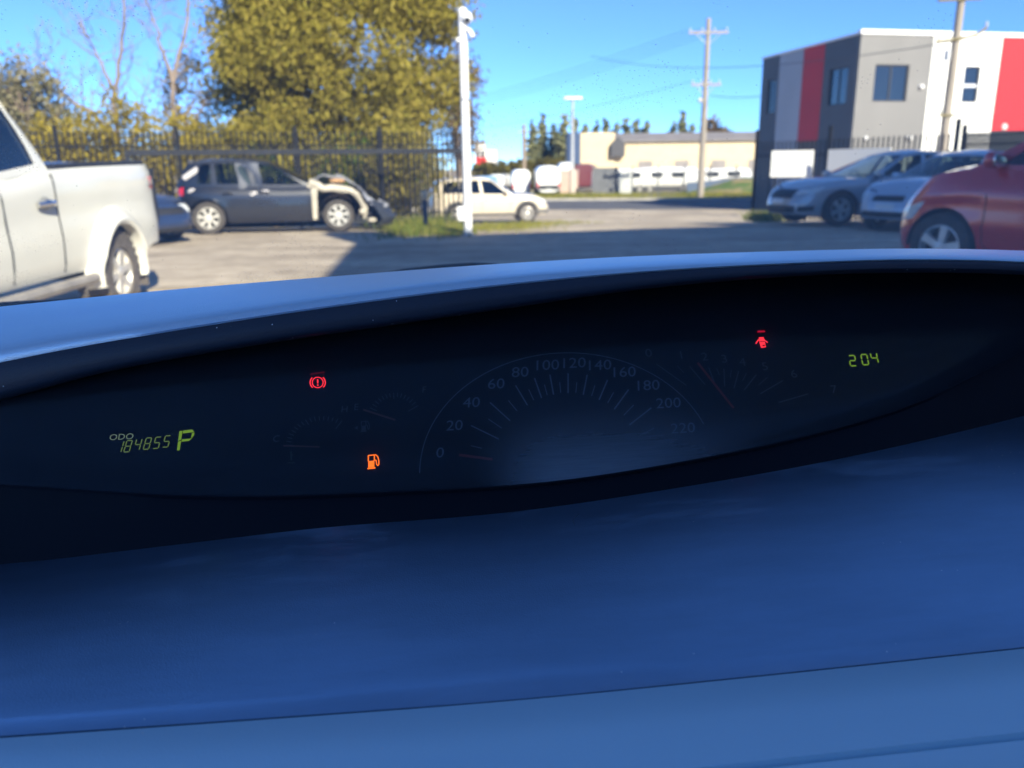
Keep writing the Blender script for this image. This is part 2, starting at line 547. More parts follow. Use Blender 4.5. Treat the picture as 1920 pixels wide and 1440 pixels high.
# understorey behind the gate
for i, (bx, by, w, h, lab) in enumerate([(-7.2, 25.0, 1.6, 1.6, 'dark green shrub behind the hatchback and the gate, left of the olive trunk'),
                                        (-4.4, 24.4, 1.6, 1.4, 'green shrub behind the sliding gate to the right of the olive trunk'),
                                        (-3.3, 23.9, .8, 1.7, 'yellow green shrub behind the gate, last before the white pole')]):
    rng = random.Random(60 + i)
    t = thing('shrub', lab, 'bush', (bx, by, zg(by)), 0, 'shrubs under the big olive tree')
    b = MB()
    for k in range(5):
        a = k * 1.25
        limb(b, rng, Vector((0, 0, -.05)), Vector((math.cos(a) * .6, math.sin(a) * .6, 1)), h * .9, 0.03, 1)
    b.build('stems', BARK, t)
    cl = crown_clumps(rng, (0, 0, h * .9), (w, w * .6, h * .8), 40, 0.35, 0.65, 0.35)
    put('foliage', leaf_mesh('foliage', cl, 260, 0.1, 70 + i, GREEN if i < 2 else OLIVE, 0.5), t)

# two bare dead trees
def bare_tree(label, base, limbs, seed):
    rng = random.Random(seed)
    t = thing('bare_tree', label, 'tree', base, 0, 'bare dead trees behind the fence')
    for i, (pts, r0, r1) in enumerate(limbs):
        mb = MB()
        n = len(pts)
        fine = []
        for k in range(n - 1):
            for s in range(4):
                q = Vector(pts[k]).lerp(Vector(pts[k + 1]), s / 4)
                fine.append(q + Vector((rng.gauss(0, .03), rng.gauss(0, .03), rng.gauss(0, .03))))
        fine.append(Vector(pts[-1]))
        rs = [lerp(r0, r1, k / (len(fine) - 1)) for k in range(len(fine))]
        mb.tube(fine, rs, 7)
        for k in range(len(fine) // 3, len(fine)):
            for _ in range(2 if i else 1):
                a = rng.uniform(0, 2 * math.pi)
                limb(mb, rng, fine[k], Vector((math.cos(a), math.sin(a) * .6, rng.uniform(0.1, 0.9))).normalized(), rng.uniform(.5, 1.1), max(rs[k] * .4, .012), 2, gnarl=0.4, kids=(2, 3))
        mb.build('trunk' if i == 0 else 'branch', PALE_BARK, t)
bare_tree('bare grey dead tree with a long limb leaning left', (-11.9, 26.0, zg(26)), [
    ([(0, 0, -.1), (-.05, 0, 1.6), (-.25, 0, 2.6), (-.15, 0, 4.2), (.35, 0, 5.6), (.6, 0, 7.4)],   .12, .03),
    ([(-.25, 0, 2.6), (-1.0, 0.1, 3.5), (-1.9, 0.2, 4.2), (-2.4, .2, 5.2)], .08, .02),
    ([(-.1, 0, 2.3), (.5, -.2, 3.0), (.8, -.2, 4.0)], .06, .02),
    ([(-.15, 0, 4.2), (-.6, .1, 5.2), (-.9, .1, 6.2)], .06, .02)], 31)
bare_tree('bare reddish dead tree nearer the big olive tree', (-10.6, 26.3, zg(26.3)), [
    ([(-.2, 0, -.1), (-.1, 0, 1.6), (.1, 0, 2.8), (.25, 0, 4.4), (.9, 0, 6.2), (1.1, 0, 7.6)], .11, .03),
    ([(.25, 0, 4.4), (.0, .1, 5.6), (-.3, .1, 6.8)], .06, .02),
    ([(.0, 0, 2.3), (.6, .1, 3.0), (1.2, .1, 4.0)], .06, .02)], 33)

# conifer row and hedge far beyond the warehouse
def conifer_mesh(seed, h, w):
    rng = random.Random(seed)
    cl = []
    for k in range(16):
        z = h * (.06 + .92 * k / 15)
        r = w * (1 - .9 * k / 15) + .06
        cl.append(((rng.gauss(0, .08), rng.gauss(0, .08), z), (r, r, h * .06)))
    return leaf_mesh('crown', cl, 120, .38, seed, CONIFER, .4, 2.2, .3)
con = [conifer_mesh(81, 8.5, 1.2), conifer_mesh(82, 8.8, 1.05), conifer_mesh(83, 7.9, 1.3)]
tk = MB().tube([(0, 0, -.1), (0, 0, 5.5)], [.16, .06], 6).mesh('trunk', BARK)
ORD = 'first second third fourth fifth sixth seventh eighth ninth tenth eleventh'.split()
row = [(1002, 8.6), (1021, 9.0), (1040, 8.9), (1058, 8.9), (1077, 8.7), (1097, 8.6), (1117, 8.3), (1133, 8.3), (1153, 8.5), (1171, 8.4), (1188, 8.2), (1207, 8.9), (1256, 8.2), (1271, 8.8), (1288, 8.3)]
rng = random.Random(5)
for i, (px, h) in enumerate(row):
    Y = 118 + rng.uniform(-3, 3)
    X = (px - 960) / 1500 * Y
    near = 1002 <= px <= 1060
    t = thing('conifer', ORD[i] + ' conifer from the left in the tall row beyond the hedge' if near else ORD[i - 4] + ' conifer tip from the left above the cream warehouse roof', 'tree', (X, Y, -.9), rng.uniform(0, 6), 'conifers in the row beyond the hedge' if near else 'conifers behind the warehouse')
    sc = h / 8.5
    t.scale = (sc * 1.35, sc * 1.35, sc)
    put('trunk', tk, t)
    put('crown', con[i % 3], t)
rng = random.Random(77)
cl = crown_clumps(rng, (0, 0, 4.6), (3.2, 2, 3.2), 30, .8, 1.5, .5)
tree('dark_round_tree', 'dark brown round tree behind the warehouse roof at the middle power pole', 'tree', (29.2, 119, -.9), 5, .3, cl, 60, .45, BROWNISH, 79, branches=5)
t = thing('hedge', 'brown green hedge behind the parked white vans', 'hedge', (1.2, 84, -.9))
rng = random.Random(88)
cl = []
for k in range(26):
    x = -4.4 + k * .36
    h = 2.5 + .5 * (x > -1) + rng.uniform(-.3, .3)
    cl.append(((x, rng.uniform(-.4, .4), h * .35), (.9, .8, h * .35)))
    cl.append(((x, rng.uniform(-.4, .4), h * .8), (.8, .7, .6)))
put('foliage', leaf_mesh('foliage', cl, 120, .3, 89, leaf_mat('hedge_leaves', [(0.09, 0.085, 0.02), (0.16, 0.13, 0.03), (0.13, 0.12, 0.03)]), .3), t)
b = MB()
for k in range(9): b.tube([(-4 + k, 0, -.05), (-4 + k + .1, 0, 1.8)], [.06, .03], 5)
b.build('stems', BARK, t)

# ------------------------------------------------------------------ the two-storey factory unit on the right
PANEL_DARK = mat('charcoal_panel', (0.085, 0.098, 0.115), 0.7, var=0.12, scale=0.6)
PANEL_GREY = mat('grey_panel', (0.175, 0.172, 0.17), 0.75, var=0.08, scale=0.5, bump=0.08, bscale=14)
PANEL_BLUE = mat('light_grey_panel', (0.38, 0.42, 0.48), 0.7, var=0.08, scale=0.5)
PANEL_RED = mat('red_panel', (0.5, 0.008, 0.012), 0.6, var=0.1, scale=0.5)
PANEL_WHITE = mat('white_panel', (0.78, 0.78, 0.75), 0.7, var=0.04, scale=0.5)
CAP = mat('white_capping', (0.8, 0.8, 0.8), 0.5)
BROWN_PANEL = mat('brown_panel', (0.16, 0.14, 0.12), 0.8, var=0.2, scale=2)
FRAME = mat('window_frame_dark', (0.03, 0.032, 0.036), 0.5)
BGLASS = mat('building_glass', (0.012, 0.016, 0.024), 0.04, spec=0.9, var=0.2, scale=.4)
bl = thing('factory_unit', 'two storey factory unit with charcoal, grey, red and white wall panels', 'building', (14.28, 34.78, -0.95), R(11.9))
Z0 = 0.0
TOPZ = 7.24
def wall_panel(name, x0, x1, y0, y1, z0, z1, m, label=None):
    mb = MB()
    mb.box(x0, x1, y0, y1, z0, z1)
    return mb.build(name, m, bl, smooth=False, label=label)
# core set back behind the panels
wall_panel('wall', 0.16, 19.8, 0.16, 7.82, Z0, TOPZ - .25, PANEL_DARK)
J = 0.012
fr_ = [(0.0, 3.36, PANEL_GREY, 'grey front panel'), (3.36, 6.69, PANEL_WHITE, 'white front panel'), (6.69, 11.5, PANEL_RED, 'red front panel'), (11.5, 15.5, PANEL_DARK, 'charcoal front panel'), (15.5, 20, PANEL_WHITE, 'white end panel')]
holes = {0: (0.78, 2.36, 4.66, 6.10), 1: (5.02, 5.78, 4.64, 6.08)}
for i, (x0, x1, m, lab) in enumerate(fr_):
    mb = MB()
    a, b2 = x0 + (J if i else 0.0), x1 - J
    t_ = 0.0 if m is not PANEL_RED else 0.0
    zb, zt = Z0, TOPZ
    if m is PANEL_RED: zb = 3.5
    if i in holes:
        h0, h1, hz0, hz1 = holes[i]
        mb.box(a, h0, 0, .15, zb, zt)
        mb.box(h1, b2, 0, .15, zb, zt)
        mb.box(h0, h1, 0, .15, zb, hz0)
        mb.box(h0, h1, 0, .15, hz1, zt)
    else:
        mb.box(a, b2, 0, .15, zb, zt)
    mb.build('wall_panel', m, bl, smooth=False, label=lab)
    if m is PANEL_RED:
        mb = MB()
        mb.box(a, b2, 0.06, .15, Z0, 3.49)
        mb.build('roller_door', PANEL_DARK, bl, smooth=False)
def window(x0, x1, z0, z1, side, mull=1, sash=False):
    """side 'f': in the front wall, 'l': in the left wall"""
    def bx(mb, a0, a1, d0, d1, c0, c1):
        if side == 'f': mb.box(a0, a1, d0, d1, c0, c1)
        else: mb.box(d0, d1, a0, a1, c0, c1)
    mb = MB()
    w = .055
    bx(mb, x0, x1, .05, .13, z0, z0 + w)
    bx(mb, x0, x1, .05, .13, z1 - w, z1)
    bx(mb, x0, x0 + w, .05, .13, z0 + w, z1 - w)
    bx(mb, x1 - w, x1, .05, .13, z0 + w, z1 - w)
    for k in range(mull):
        c = lerp(x0, x1, (k + 1) / (mull + 1))
        bx(mb, c - w / 2, c + w / 2, .055, .125, z0 + w, z1 - w)
    o = mb.build('window', FRAME, bl, smooth=False)
    n = mull + 1
    for k in range(n):
        a0, a1 = lerp(x0, x1, k / n) + w * .5, lerp(x0, x1, (k + 1) / n) - w * .5
        p = MB()
        bx(p, a0, a1, .085, .10, z0 + w, z1 - w)
        p.build('pane', BGLASS, o, smooth=False)
    if sash:
        p = MB()
        c = lerp(z0, z1, .47)
        bx(p, x0 + w, x1 - w, .045, .12, c - .07, c + .07)
        p.build('transom', mat('pale_transom', (.55, .57, .62), .5), o, smooth=False)
window(*holes[0], 'f', 1)
window(*holes[1], 'f', 0, True)
lf = [(0.16, 2.5, PANEL_DARK, 'charcoal side panel with window'), (2.5, 4.17, PANEL_RED, 'red side panel'), (4.17, 6.23, PANEL_BLUE, 'pale grey side panel'), (6.23, 7.85, PANEL_DARK, 'charcoal rear side panel')]
lh = {0: (0.68, 1.98, 4.62, 6.12), 3: (6.44, 7.2, 4.62, 6.2)}
for i, (y0, y1, m, lab) in enumerate(lf):
    mb = MB()
    a, b2 = y0 + (J if i else 0.0), y1 - J
    zb = 3.2 if m is PANEL_RED else Z0
    if i in lh:
        h0, h1, hz0, hz1 = lh[i]
        for q in ((a, h0, zb, TOPZ), (h1, b2, zb, TOPZ), (h0, h1, zb, hz0), (h0, h1, hz1, TOPZ)):
            mb.box(0, .15, q[0], q[1], q[2], q[3])
    else:
        mb.box(0, .15, a, b2, zb, TOPZ)
    mb.build('wall_panel', m, bl, smooth=False, label=lab)
    if m is PANEL_RED:
        mb = MB()
        mb.box(.05, .15, a, b2, Z0, 3.19)
        mb.build('wall_panel', BROWN_PANEL, bl, smooth=False, label='brown panel under the red side panel')
window(*lh[0], 'l', 1)
window(*lh[3], 'l', 1)
mb = MB()
mb.box(-.03, .0, 6.5, 7.5, Z0, 2.6)
mb.build('door', mat('grey_door', (.11, .115, .12), .6), bl, smooth=False)
mb = MB()
mb.box(-.05, 20, -.05, .19, TOPZ + .002, TOPZ + .17)
mb.box(-.05, .19, .19, 7.9, TOPZ + .002, TOPZ + .09)
mb.build('roof_capping', CAP, bl, smooth=False)
for (x, z) in ((2.98, 5.25), (.62, 3.2), (2.7, 3.2)):
    mb = MB()
    mb.lathe([(.0, -.16), (.07, -.15), (.1, -.06), (.1, .0)], 'y', 10, (x, 0, z))
    mb.build('wall_lamp', CAP, bl)
mb = MB()
mb.lathe([(.0, -.05), (.13, -.045), (.15, .0)], 'y', 12, (7.35, 0, 3.65))
mb.build('vent', mat('pale_vent', (.6, .5, .5), .6), bl)

# ------------------------------------------------------------------ cream warehouse and far buildings
CREAM = mat('cream_sheet', (0.56, 0.46, 0.30), 0.8, var=0.06, scale=1)
GREYROOF = mat('grey_roof_sheet', (0.22, 0.20, 0.19), 0.7, var=0.15, scale=.7)
NAVY = mat('navy_sheet', (0.03, 0.06, 0.13), 0.6, var=.1)
wh = thing('warehouse', 'long low cream warehouse with grey roof and dark gabled entry', 'building', (6.8, 95, -0.95))
mb = MB()
mb.box(1.3, 24.5, 0.0, 14, 0, 4.95)
mb.build('wall', CREAM, wh, smooth=False)
mb = MB()
mb.box(1.2, 5.2, -.25, -.01, 0, 5.95)
mb.build('front_wall', CREAM, wh, smooth=False, label='tall cream end wall')
mb = MB()
mb.add([(5.2, -.4, 4.9), (25.0, -.4, 4.9), (25.0, 7, 6.0), (5.2, 7, 6.0), (5.2, 14.4, 4.9), (25, 14.4, 4.9), (5.2, -.4, 5.0), (25.0, -.4, 5.0), (25.0, 7, 6.12), (5.2, 7, 6.12), (5.2, 14.4, 5.0), (25, 14.4, 5.0)],
       [(0, 1, 2, 3), (3, 2, 5, 4), (6, 9, 8, 7), (9, 10, 11, 8), (0, 6, 7, 1), (4, 5, 11, 10), (0, 3, 9, 6), (3, 4, 10, 9), (1, 7, 8, 2), (2, 8, 11, 5)])
mb.build('roof', GREYROOF, wh, smooth=False)
mb = MB()
mb.box(-.1, 1.25, -1.2, 3, 0, 5.9)
mb.build('side_wall', NAVY, wh, smooth=False, label='dark blue side wall')
e = MB()
e.add([(4.75, -.9, 3.3), (6.3, -.9, 3.3), (6.3, -.9, 4.7), (5.5, -.9, 5.5), (4.75, -.9, 4.7), (4.75, -.26, 3.3), (6.3, -.26, 3.3), (6.3, -.26, 4.7), (5.5, -.26, 5.5), (4.75, -.26, 4.7)],
      [(0, 1, 2, 3, 4), (5, 9, 8, 7, 6), (0, 5, 6, 1), (1, 6, 7, 2), (2, 7, 8, 3), (3, 8, 9, 4), (4, 9, 5, 0)])
e.build('gable', mat('dark_gable', (.06, .06, .065), .7), wh, smooth=False)
for k in range(4): MB().box(8 + k * 4.2, 9.6 + k * 4.2, -.06, -.005, 0, 2.8).build('door', GREYROOF, wh, smooth=False)

fb = thing('office_building', 'pale far building left of the hedge beside the white pole', 'building', (-4.6, 112, -.95))
mb = MB(); mb.box(0, 1.4, 0, 4, 0, 5.4); mb.box(1.42, 2.9, .5, 4, 0, 4.6)
mb.build('wall', mat('pale_wall', (.6, .57, .54), .8), fb, smooth=False)
mb = MB(); mb.box(-.1, 1.5, -.1, 4.1, 5.41, 5.7)
mb.build('roof', GREYROOF, fb, smooth=False)
for k in range(2):
    mb = MB(); mb.box(.2 + k * .65, .6 + k * .65, -.05, -.003, 3.4, 4.5)
    mb.build('window', BGLASS, fb, smooth=False)
sg = thing('sign_board', 'red and cream roadside sign board next to the white pole', 'sign', (-3.6, 90, -.9))
mb = MB(); mb.box(.15, .25, 0, .1, 0, 2.0); mb.box(.85, .95, 0, .1, 0, 2.0); mb.build('posts', FRAME, sg, smooth=False)
mb = MB(); mb.box(0, 1.15, -.12, -.01, 2.55, 3.3); mb.build('red_panel', PANEL_RED, sg, smooth=False)
mb = MB(); mb.box(.02, 1.13, -.1, -.01, 1.6, 2.54); mb.build('cream_panel', CREAM, sg, smooth=False)

# ------------------------------------------------------------------ poles and wires
WOOD = mat('weathered_pole', (0.30, 0.265, 0.225), 0.9, var=0.2, scale=3, stretch=(3, 3, .2))
GALV = mat('galvanised', (0.42, 0.43, 0.45), 0.5, metal=0.3, var=.1)
WHITEP = mat('white_paint', (0.78, 0.78, 0.77), 0.4, var=.05, scale=3)
INSUL = mat('insulator', (.5, .5, .48), .3)
PX, PY = 12.69, 54.6
pp = thing('power_pole', 'tall pale timber power pole across the road with two crossarms', 'power pole', (PX, PY, -.8))
MB().tube([(0, 0, -.1), (0, 0, 5), (0, 0, 11.0)], [.22, .19, .14], 10).build('pole', WOOD, pp)
for z, w in ((10.15, 1.25), (7.05, .95)):
    o = MB().box(-w, w, -.17, -.06, z - .07, z + .07).build('crossarm', WOOD, pp, smooth=False)
    for k in range(4):
        x = (-w + .1) + (2 * w - .2) * k / 3
        MB().lathe([(.02, 0), (.055, .06), (.035, .1), (.06, .16), (.0, .24)], 'z', 8, (x, -.11, z + .07)).build('insulator', INSUL, o)
MB().ellipsoid((-.34, -.2, 6.1), .14, .1, .16).build('service_box', INSUL, pp)
for z, w in ((10.15, .8), (7.05, .6)):
    for sd in (1, -1): MB().tube([(0, -.1, z - .75), (sd * w, -.1, z - .05)], .025, 5).build('brace', GALV, pp)

RX, RY = 14.05, 27.0
rp_ = thing('power_pole', 'tall brown power pole standing in front of the white wall panel', 'power pole', (RX, RY, -.55))
MB().tube([(0, 0, -.1), (.02, 0, 4), (.05, 0, 9.5)], [.15, .13, .1], 10).build('pole', WOOD, rp_)
def arm(pts, r, ins):
    o = MB().tube(pts, r, 6).build('crossarm', mat('mossy_timber', (.2, .17, .08), .9, var=.3, scale=6), rp_)
    for p in ins:
        MB().lathe([(.015, 0), (.045, .04), (.03, .08), (.05, .12), (.0, .18)], 'z', 8, p).build('insulator', INSUL, o)
arm([(-.68, -.13, 5.44), (.2, -.13, 5.53), (.62, -.13, 5.65), (.86, -.13, 5.82)], .045, [(-.6, -.13, 5.49), (.85, -.13, 5.84)])
arm([(-.3, -.15, 3.24), (.28, -.15, 3.25)], .04, [(-.24, -.15, 3.27)])
arm([(-.75, -.13, 6.62), (.6, -.13, 6.66)], .045, [(-.6, -.13, 6.66), (.5, -.13, 6.69)])
MB().box(-.24, -.14, -.1, .1, 4.9, 5.2).build('bracket', GALV, rp_, smooth=False)

WIRE = mat('wire', (.05, .05, .06), .6)
def wire(label, a, b, sag, r=.012):
    a, b = Vector(a), Vector(b)
    pts = []
    for k in range(17):
        t = k / 16
        p = a.lerp(b, t)
        p.z -= sag * 4 * t * (1 - t)
        pts.append(p)
    o = MB().tube(pts, r, 5).build('overhead_wire', WIRE)
    tag(o, label, 'wire', 'wires from the middle power pole')
far = (-22, 118, 8.6)
for k, lab in enumerate(('outermost left wire from the top crossarm of the middle power pole', 'second wire from the top crossarm of the middle power pole', 'third wire from the top crossarm of the middle power pole', 'right end wire from the top crossarm of the middle power pole')):
    x = -1.15 + 2.3 * k / 3
    wire(lab, (PX + x, PY - .11, -.8 + 10.4), (far[0] + x * 1.2, far[1], far[2] - k * .25), 1.3)
wire('low wire from the lower crossarm toward the camera pole side', (PX - .85, PY - .11, -.8 + 7.3), (-20, 118, 6.0), 1.2)
wire('low wire from the middle pole crossing to the factory unit wall', (PX + .3, PY - .11, -.8 + 6.4), (14.9, 40.6, 5.0), .35, .018)
wire('wire crossing the front of the grey panel to the brown power pole', (RX, RY - .13, -.55 + 5.45), (6.0, 62, 9.0), .8, .014)

lp = thing('street_lamp', 'slim grey street lamp with flat white head beyond the vans', 'street lamp', (4.72, 62, -.8))
MB().tube([(0, 0, -.05), (0, 0, 3.4), (0, 0, 6.8)], [.16, .12, .09], 10).build('pole', GALV, lp)
MB().tube([(0, 0, -.05), (0, 0, 1.9)], [.26, .24], 10).build('pole_base', mat('pinkish_concrete', (.45, .38, .33), .9), lp)
MB().rbox((0, 0, 6.92), 1.45, .5, .22, 4).build('lamp_head', WHITEP, lp)
tp = thing('timber_pole', 'short brown timber pole standing in front of the dark hedge', 'pole', (1.36, 75, -.9))
MB().tube([(0, 0, -.05), (0, 0, 5.9)], [.2, .16], 9).build('pole', mat('brown_timber', (.27, .21, .15), .9, var=.2, scale=3), tp)
MB().box(-.5, .5, -.22, -.16, 5.2, 5.32).build('crossarm', WOOD, tp, smooth=False)

cp = thing('camera_pole', 'tall white steel pole with security cameras at the driveway edge', 'pole', (-.80, 15.55, 0))
MB().tube([(0, 0, -.02), (0, 0, 2), (0, 0, 3.95)], [.078, .078, .078], 16).build('pole', WHITEP, cp)
MB().ellipsoid((.0, 0, 3.95), .085, .085, .08, 14, 8).build('pole_cap', WHITEP, cp)
c_ = MB().ellipsoid((.075, -.06, 3.84), .105, .1, .11, 14, 8).build('camera_dome', WHITEP, cp)
MB().ellipsoid((.085, -.11, 3.8), .06, .06, .06, 10, 6).build('lens', BGLASS, c_)
c_ = MB().tube([(.05, -.06, 3.66), (.12, -.1, 3.62), (.19, -.14, 3.5)], [.035, .042, .045], 10).build('bullet_camera', WHITEP, cp)
MB().tube([(.19, -.14, 3.5), (.195, -.143, 3.488)], .036, 10).build('lens', BGLASS, c_)
MB().tube([(-.12, -.02, 3.48), (-.03, -.02, 3.48)], .04, 8).build('bracket', WHITEP, cp)
MB().lathe([(.081, 0), (.081, .05)], 'z', 16, (0, 0, 2.44)).build('clamp', GALV, cp)
MB().rbox((-.11, -.1, .42), .16, .12, .27, 8).build('junction_box', WHITEP, cp)
MB().box(-.13, .13, -.13, .13, 0, .018).build('base_plate', GALV, cp, smooth=False)

# ------------------------------------------------------------------ fences
STEEL = mat('black_steel', (0.010, 0.011, 0.014), 0.8, metal=0.0, spec=.2, var=.2, scale=3)
def picket_mesh(h, w=.034, name='picket'):
    m_ = MB()
    m_.box(-w / 2, w / 2, -w / 2, w / 2, 0, h - .1)
    m_.add([(-w * .9, -w / 2, h - .1), (w * .9, -w / 2, h - .1), (w * .9, w / 2, h - .1), (-w * .9, w / 2, h - .1), (0, 0, h)], [(0, 3, 2, 1), (0, 1, 4), (1, 2, 4), (2, 3, 4), (3, 0, 4)])
    return m_.mesh(name, STEEL, smooth=False)
def steel_fence(name, label, cat, a, b, z0, h, posts, spacing, rails, post_h=None, group=None, rail_r=.02, frame=False):
    a, b = Vector((a[0], a[1], 0)), Vector((b[0], b[1], 0))
    L = (b - a).length
    rz = math.atan2(b.y - a.y, b.x - a.x)
    t = thing(name, label, cat, (a.x, a.y, z0), rz, group)
    drop = lambda s: zg(a.y + (b.y - a.y) * s / L) - z0
    pm = picket_mesh(h - .08)
    n = int(L / spacing)
    for k in range(n + 1):
        s = (k + .5) * L / (n + 1)
        if any(abs(s - q) < .05 for q in posts): continue
        put('picket', pm, t, (s, 0, .08))
    for zr_ in rails:
        MB().box(0, L, -rail_r - .012, rail_r + .012, zr_ - rail_r, zr_ + rail_r).build('rail', STEEL, t, smooth=False)
    ph = post_h or h + .1
    for q in posts:
        d = drop(q)
        p_ = MB()
        p_.box(q - .045, q + .045, -.045, .045, d - .02, ph)
        p_.box(q - .055, q + .055, -.055, .055, ph, ph + .02)
        p_.build('post', STEEL, t, smooth=False)
    return t
# left boundary fence
fa, fb_ = (-13.5, 18.75), (-1.22, 22.62)
Lf = math.hypot(fb_[0] - fa[0], fb_[1] - fa[1])
def on_fence(px):
    # arc length along the fence line for the direction X = k*Y
    k = (px - 960) / 1500 * .995
    dx, dy = fb_[0] - fa[0], fb_[1] - fa[1]
    t_ = (k * fa[1] - fa[0]) / (dx - k * dy)
    return t_ * Lf
steel_fence('steel_fence', 'black spear topped steel fence in front of the big olive tree', 'fence', fa, fb_, -.12, 2.36, [on_fence(p) for p in (145, 362, 575, 727)], .135, (.2, 1.98), 2.44)
# sliding gate parked along it
ga, gb = (-8.75, 18.95), (-1.12, 21.5)
Lg = math.hypot(gb[0] - ga[0], gb[1] - ga[1])
gt = thing('sliding_gate', 'long black sliding gate with square top rail parked before the fence', 'gate', (ga[0], ga[1], -.1), math.atan2(gb[1] - ga[1], gb[0] - ga[0]))
GATE_STEEL = mat('gate_steel', (0.022, 0.024, 0.03), 0.8, spec=.25, var=.2, scale=3)
gp = MB().box(-.014, .014, -.012, .012, 0, 1.6).mesh('picket', STEEL, smooth=False)
n = int(Lg / .14)
for k in range(n):
    put('picket', gp, gt, ((k + .5) * Lg / n, 0, .14))
MB().box(0, Lg, -.05, .05, 1.72, 1.85).build('top_rail', GATE_STEEL, gt, smooth=False)
MB().box(0, Lg, -.045, .045, .03, .14).build('bottom_rail', GATE_STEEL, gt, smooth=False)
for q in (0.0, Lg - .06):
    MB().box(q, q + (.1 if q == 0 else .06), -.047, .047, .14, 1.72).build('stile', GATE_STEEL, gt, smooth=False)
for q in (.7, Lg - .9):
    MB().lathe([(0, -.03), (.06, -.03), (.06, .03), (0, .03)], 'y', 12, (q, 0, -.03)).build('wheel', BLACK, gt)
gm = thing('gate_motor', 'dark stub post with pale cap among the weeds by the gate', 'post', (-1.82, 17.6, zg(17.6)))
MB().box(-.045, .045, -.045, .045, -.02, .62).build('post', mat('navy_post', (.03, .05, .08), .6), gm, smooth=False)
MB().rbox((0, 0, .72), .16, .14, .2, 5).build('cap', CREAM, gm)
# right boundary fence, three bays
steel_fence('steel_fence', 'black spear topped steel fence behind the silver sedan', 'fence', (7.75, 26.1), (11.3, 21.0), -.45, 2.42, [.02, 2.58, 6.18], .15, (.2, 1.96), 2.72)
steel_fence('steel_fence', 'tall dark close picket fence behind the red SUV', 'fence', (11.36, 20.95), (15.4, 16.6), -.08, 2.06, [.05, 1.6, 3.4, 5.2], .052, (.2, .95, 1.75), 2.2)
PANELW = mat('white_board', (.82, .82, .8), .5)
for i, (p0, p1, lab) in enumerate((((7.98, 24.95), (9.02, 24.35), 'blank white board hung behind the black fence, left of the fence post'), ((9.22, 23.75), (10.3, 22.2), 'blank white board hung behind the black fence, above the silver sedan'))):
    dx, dy = p1[0] - p0[0], p1[1] - p0[1]
    Lp = math.hypot(dx, dy)
    nx, ny = -dy / Lp * -.4, dx / Lp * -.4
    o = thing('white_board', lab, 'sign board', (p0[0] - .10, p0[1] - .02, 0), math.atan2(dy, dx), 'white boards on the right fence')
    b = MB(); b.box(0, Lp, -.02, .02, .88, 1.64)
    b.build('board', PANELW, o, smooth=False)
    b = MB(); b.box(.1, .16, .021, .05, -.5, 1.6); b.box(Lp - .16, Lp - .1, .021, .05, -.5, 1.6)
    b.build('legs', STEEL, o, smooth=False)

# far yard fence, gate leaf and dark mesh
FENCE_FAR = mat('far_fence', (.05, .055, .065), .7)
yf = thing('yard_fence', 'dark mesh yard fence across the road in front of white vans', 'fence', (6.4, 63.5, -.82), R(-4))
MB().box(0, 1.95, -.03, .03, 0, 2.0).build('mesh_panel', mat('grey_shade_cloth', (.12, .125, .135), .9, var=.15, scale=2), yf, smooth=False, label='grey cloth covered panel')
MB().box(1.97, 3.0, -.03, .03, 0, 1.75).build('mesh_panel', mat('pale_panel', (.42, .43, .42), .8), yf, smooth=False, label='pale solid panel')
b = MB()
for k in range(70): b.box(3.05 + k * .14, 3.09 + k * .14, -.02, .02, 0, 1.72)
b.box(3, 13, -.03, .03, 1.55, 1.62)
tag(b.build('pickets', FENCE_FAR, yf, smooth=False), kind='stuff')
for k in range(6): MB().box(3 + k * 1.95, 3.1 + k * 1.95, -.05, .05, 0, 2.1).build('post', FENCE_FAR, yf, smooth=False)
sl = MB()
sl.add([(8.6, -1.6, 0.02), (13.4, -1.6, .02), (13.4, -.3, 1.0), (8.6, -.3, .15)], [(0, 1, 2, 3)])
bk = MB().grid([[(x, y, -.8 + max(0, min(1, (y - 58.2) / 4)) * max(0, min(1, (x - 13.3) / 4)) * 1.1) for x in np.linspace(13, 34, 22)] for y in np.linspace(58, 66, 9)])
tag(bk.build('grass_bank', mat('bank_grass', (.07, .12, .02), .95, c2=(.27, .2, .09), scale=.5, sharp=(.45, .6))), kind='structure')
sf = thing('sloping_barrier', 'dark blue sloping barrier on top of the grass bank', 'barrier', (13.5, 62.6, 0))
b = MB()
b.hexa([(0, 0, -.75), (6, 0, -.1), (6, .1, -.1), (0, .1, -.75), (0, 0, .0), (6, 0, .45), (6, .1, .45), (0, .1, .0)])
b.build('panel', mat('slate_sheet', (.07, .10, .16), .7), sf, smooth=False)

# grass tufts on the far verge, by the pole and by the gate: blades nobody could count
def grass(name, label, spots, n, h, seed, mt):
    rng_ = np.random.default_rng(seed)
    vs, fs = [], []
    for _ in range(n):
        s = spots[rng_.integers(len(spots))]
        x = s[0] + rng_.normal() * s[2]
        y = s[1] + rng_.normal() * s[3]
        z = s[4] if len(s) > 4 else zg(y)
        hh = h * (.5 + rng_.random()) * (s[5] if len(s) > 5 else 1)
        a = rng_.random() * 6.28
        w = .012 * (h / .15)
        lx, ly = rng_.normal() * hh * .4, rng_.normal() * hh * .4
        b_ = len(vs)
        vs += [(x - w * math.cos(a), y - w * math.sin(a), z - .01), (x + w * math.cos(a), y + w * math.sin(a), z - .01), (x + lx, y + ly, z + hh)]
        fs.append((b_, b_ + 1, b_ + 2))
    o = MB().add(vs, fs).build(name, mt, smooth=False)
    tag(o, label, 'grass', kind='stuff')
GRASS = leaf_mat('grass_blades', [(.07, .11, .012), (.12, .17, .02), (.2, .2, .03), (.28, .23, .08)], .3)
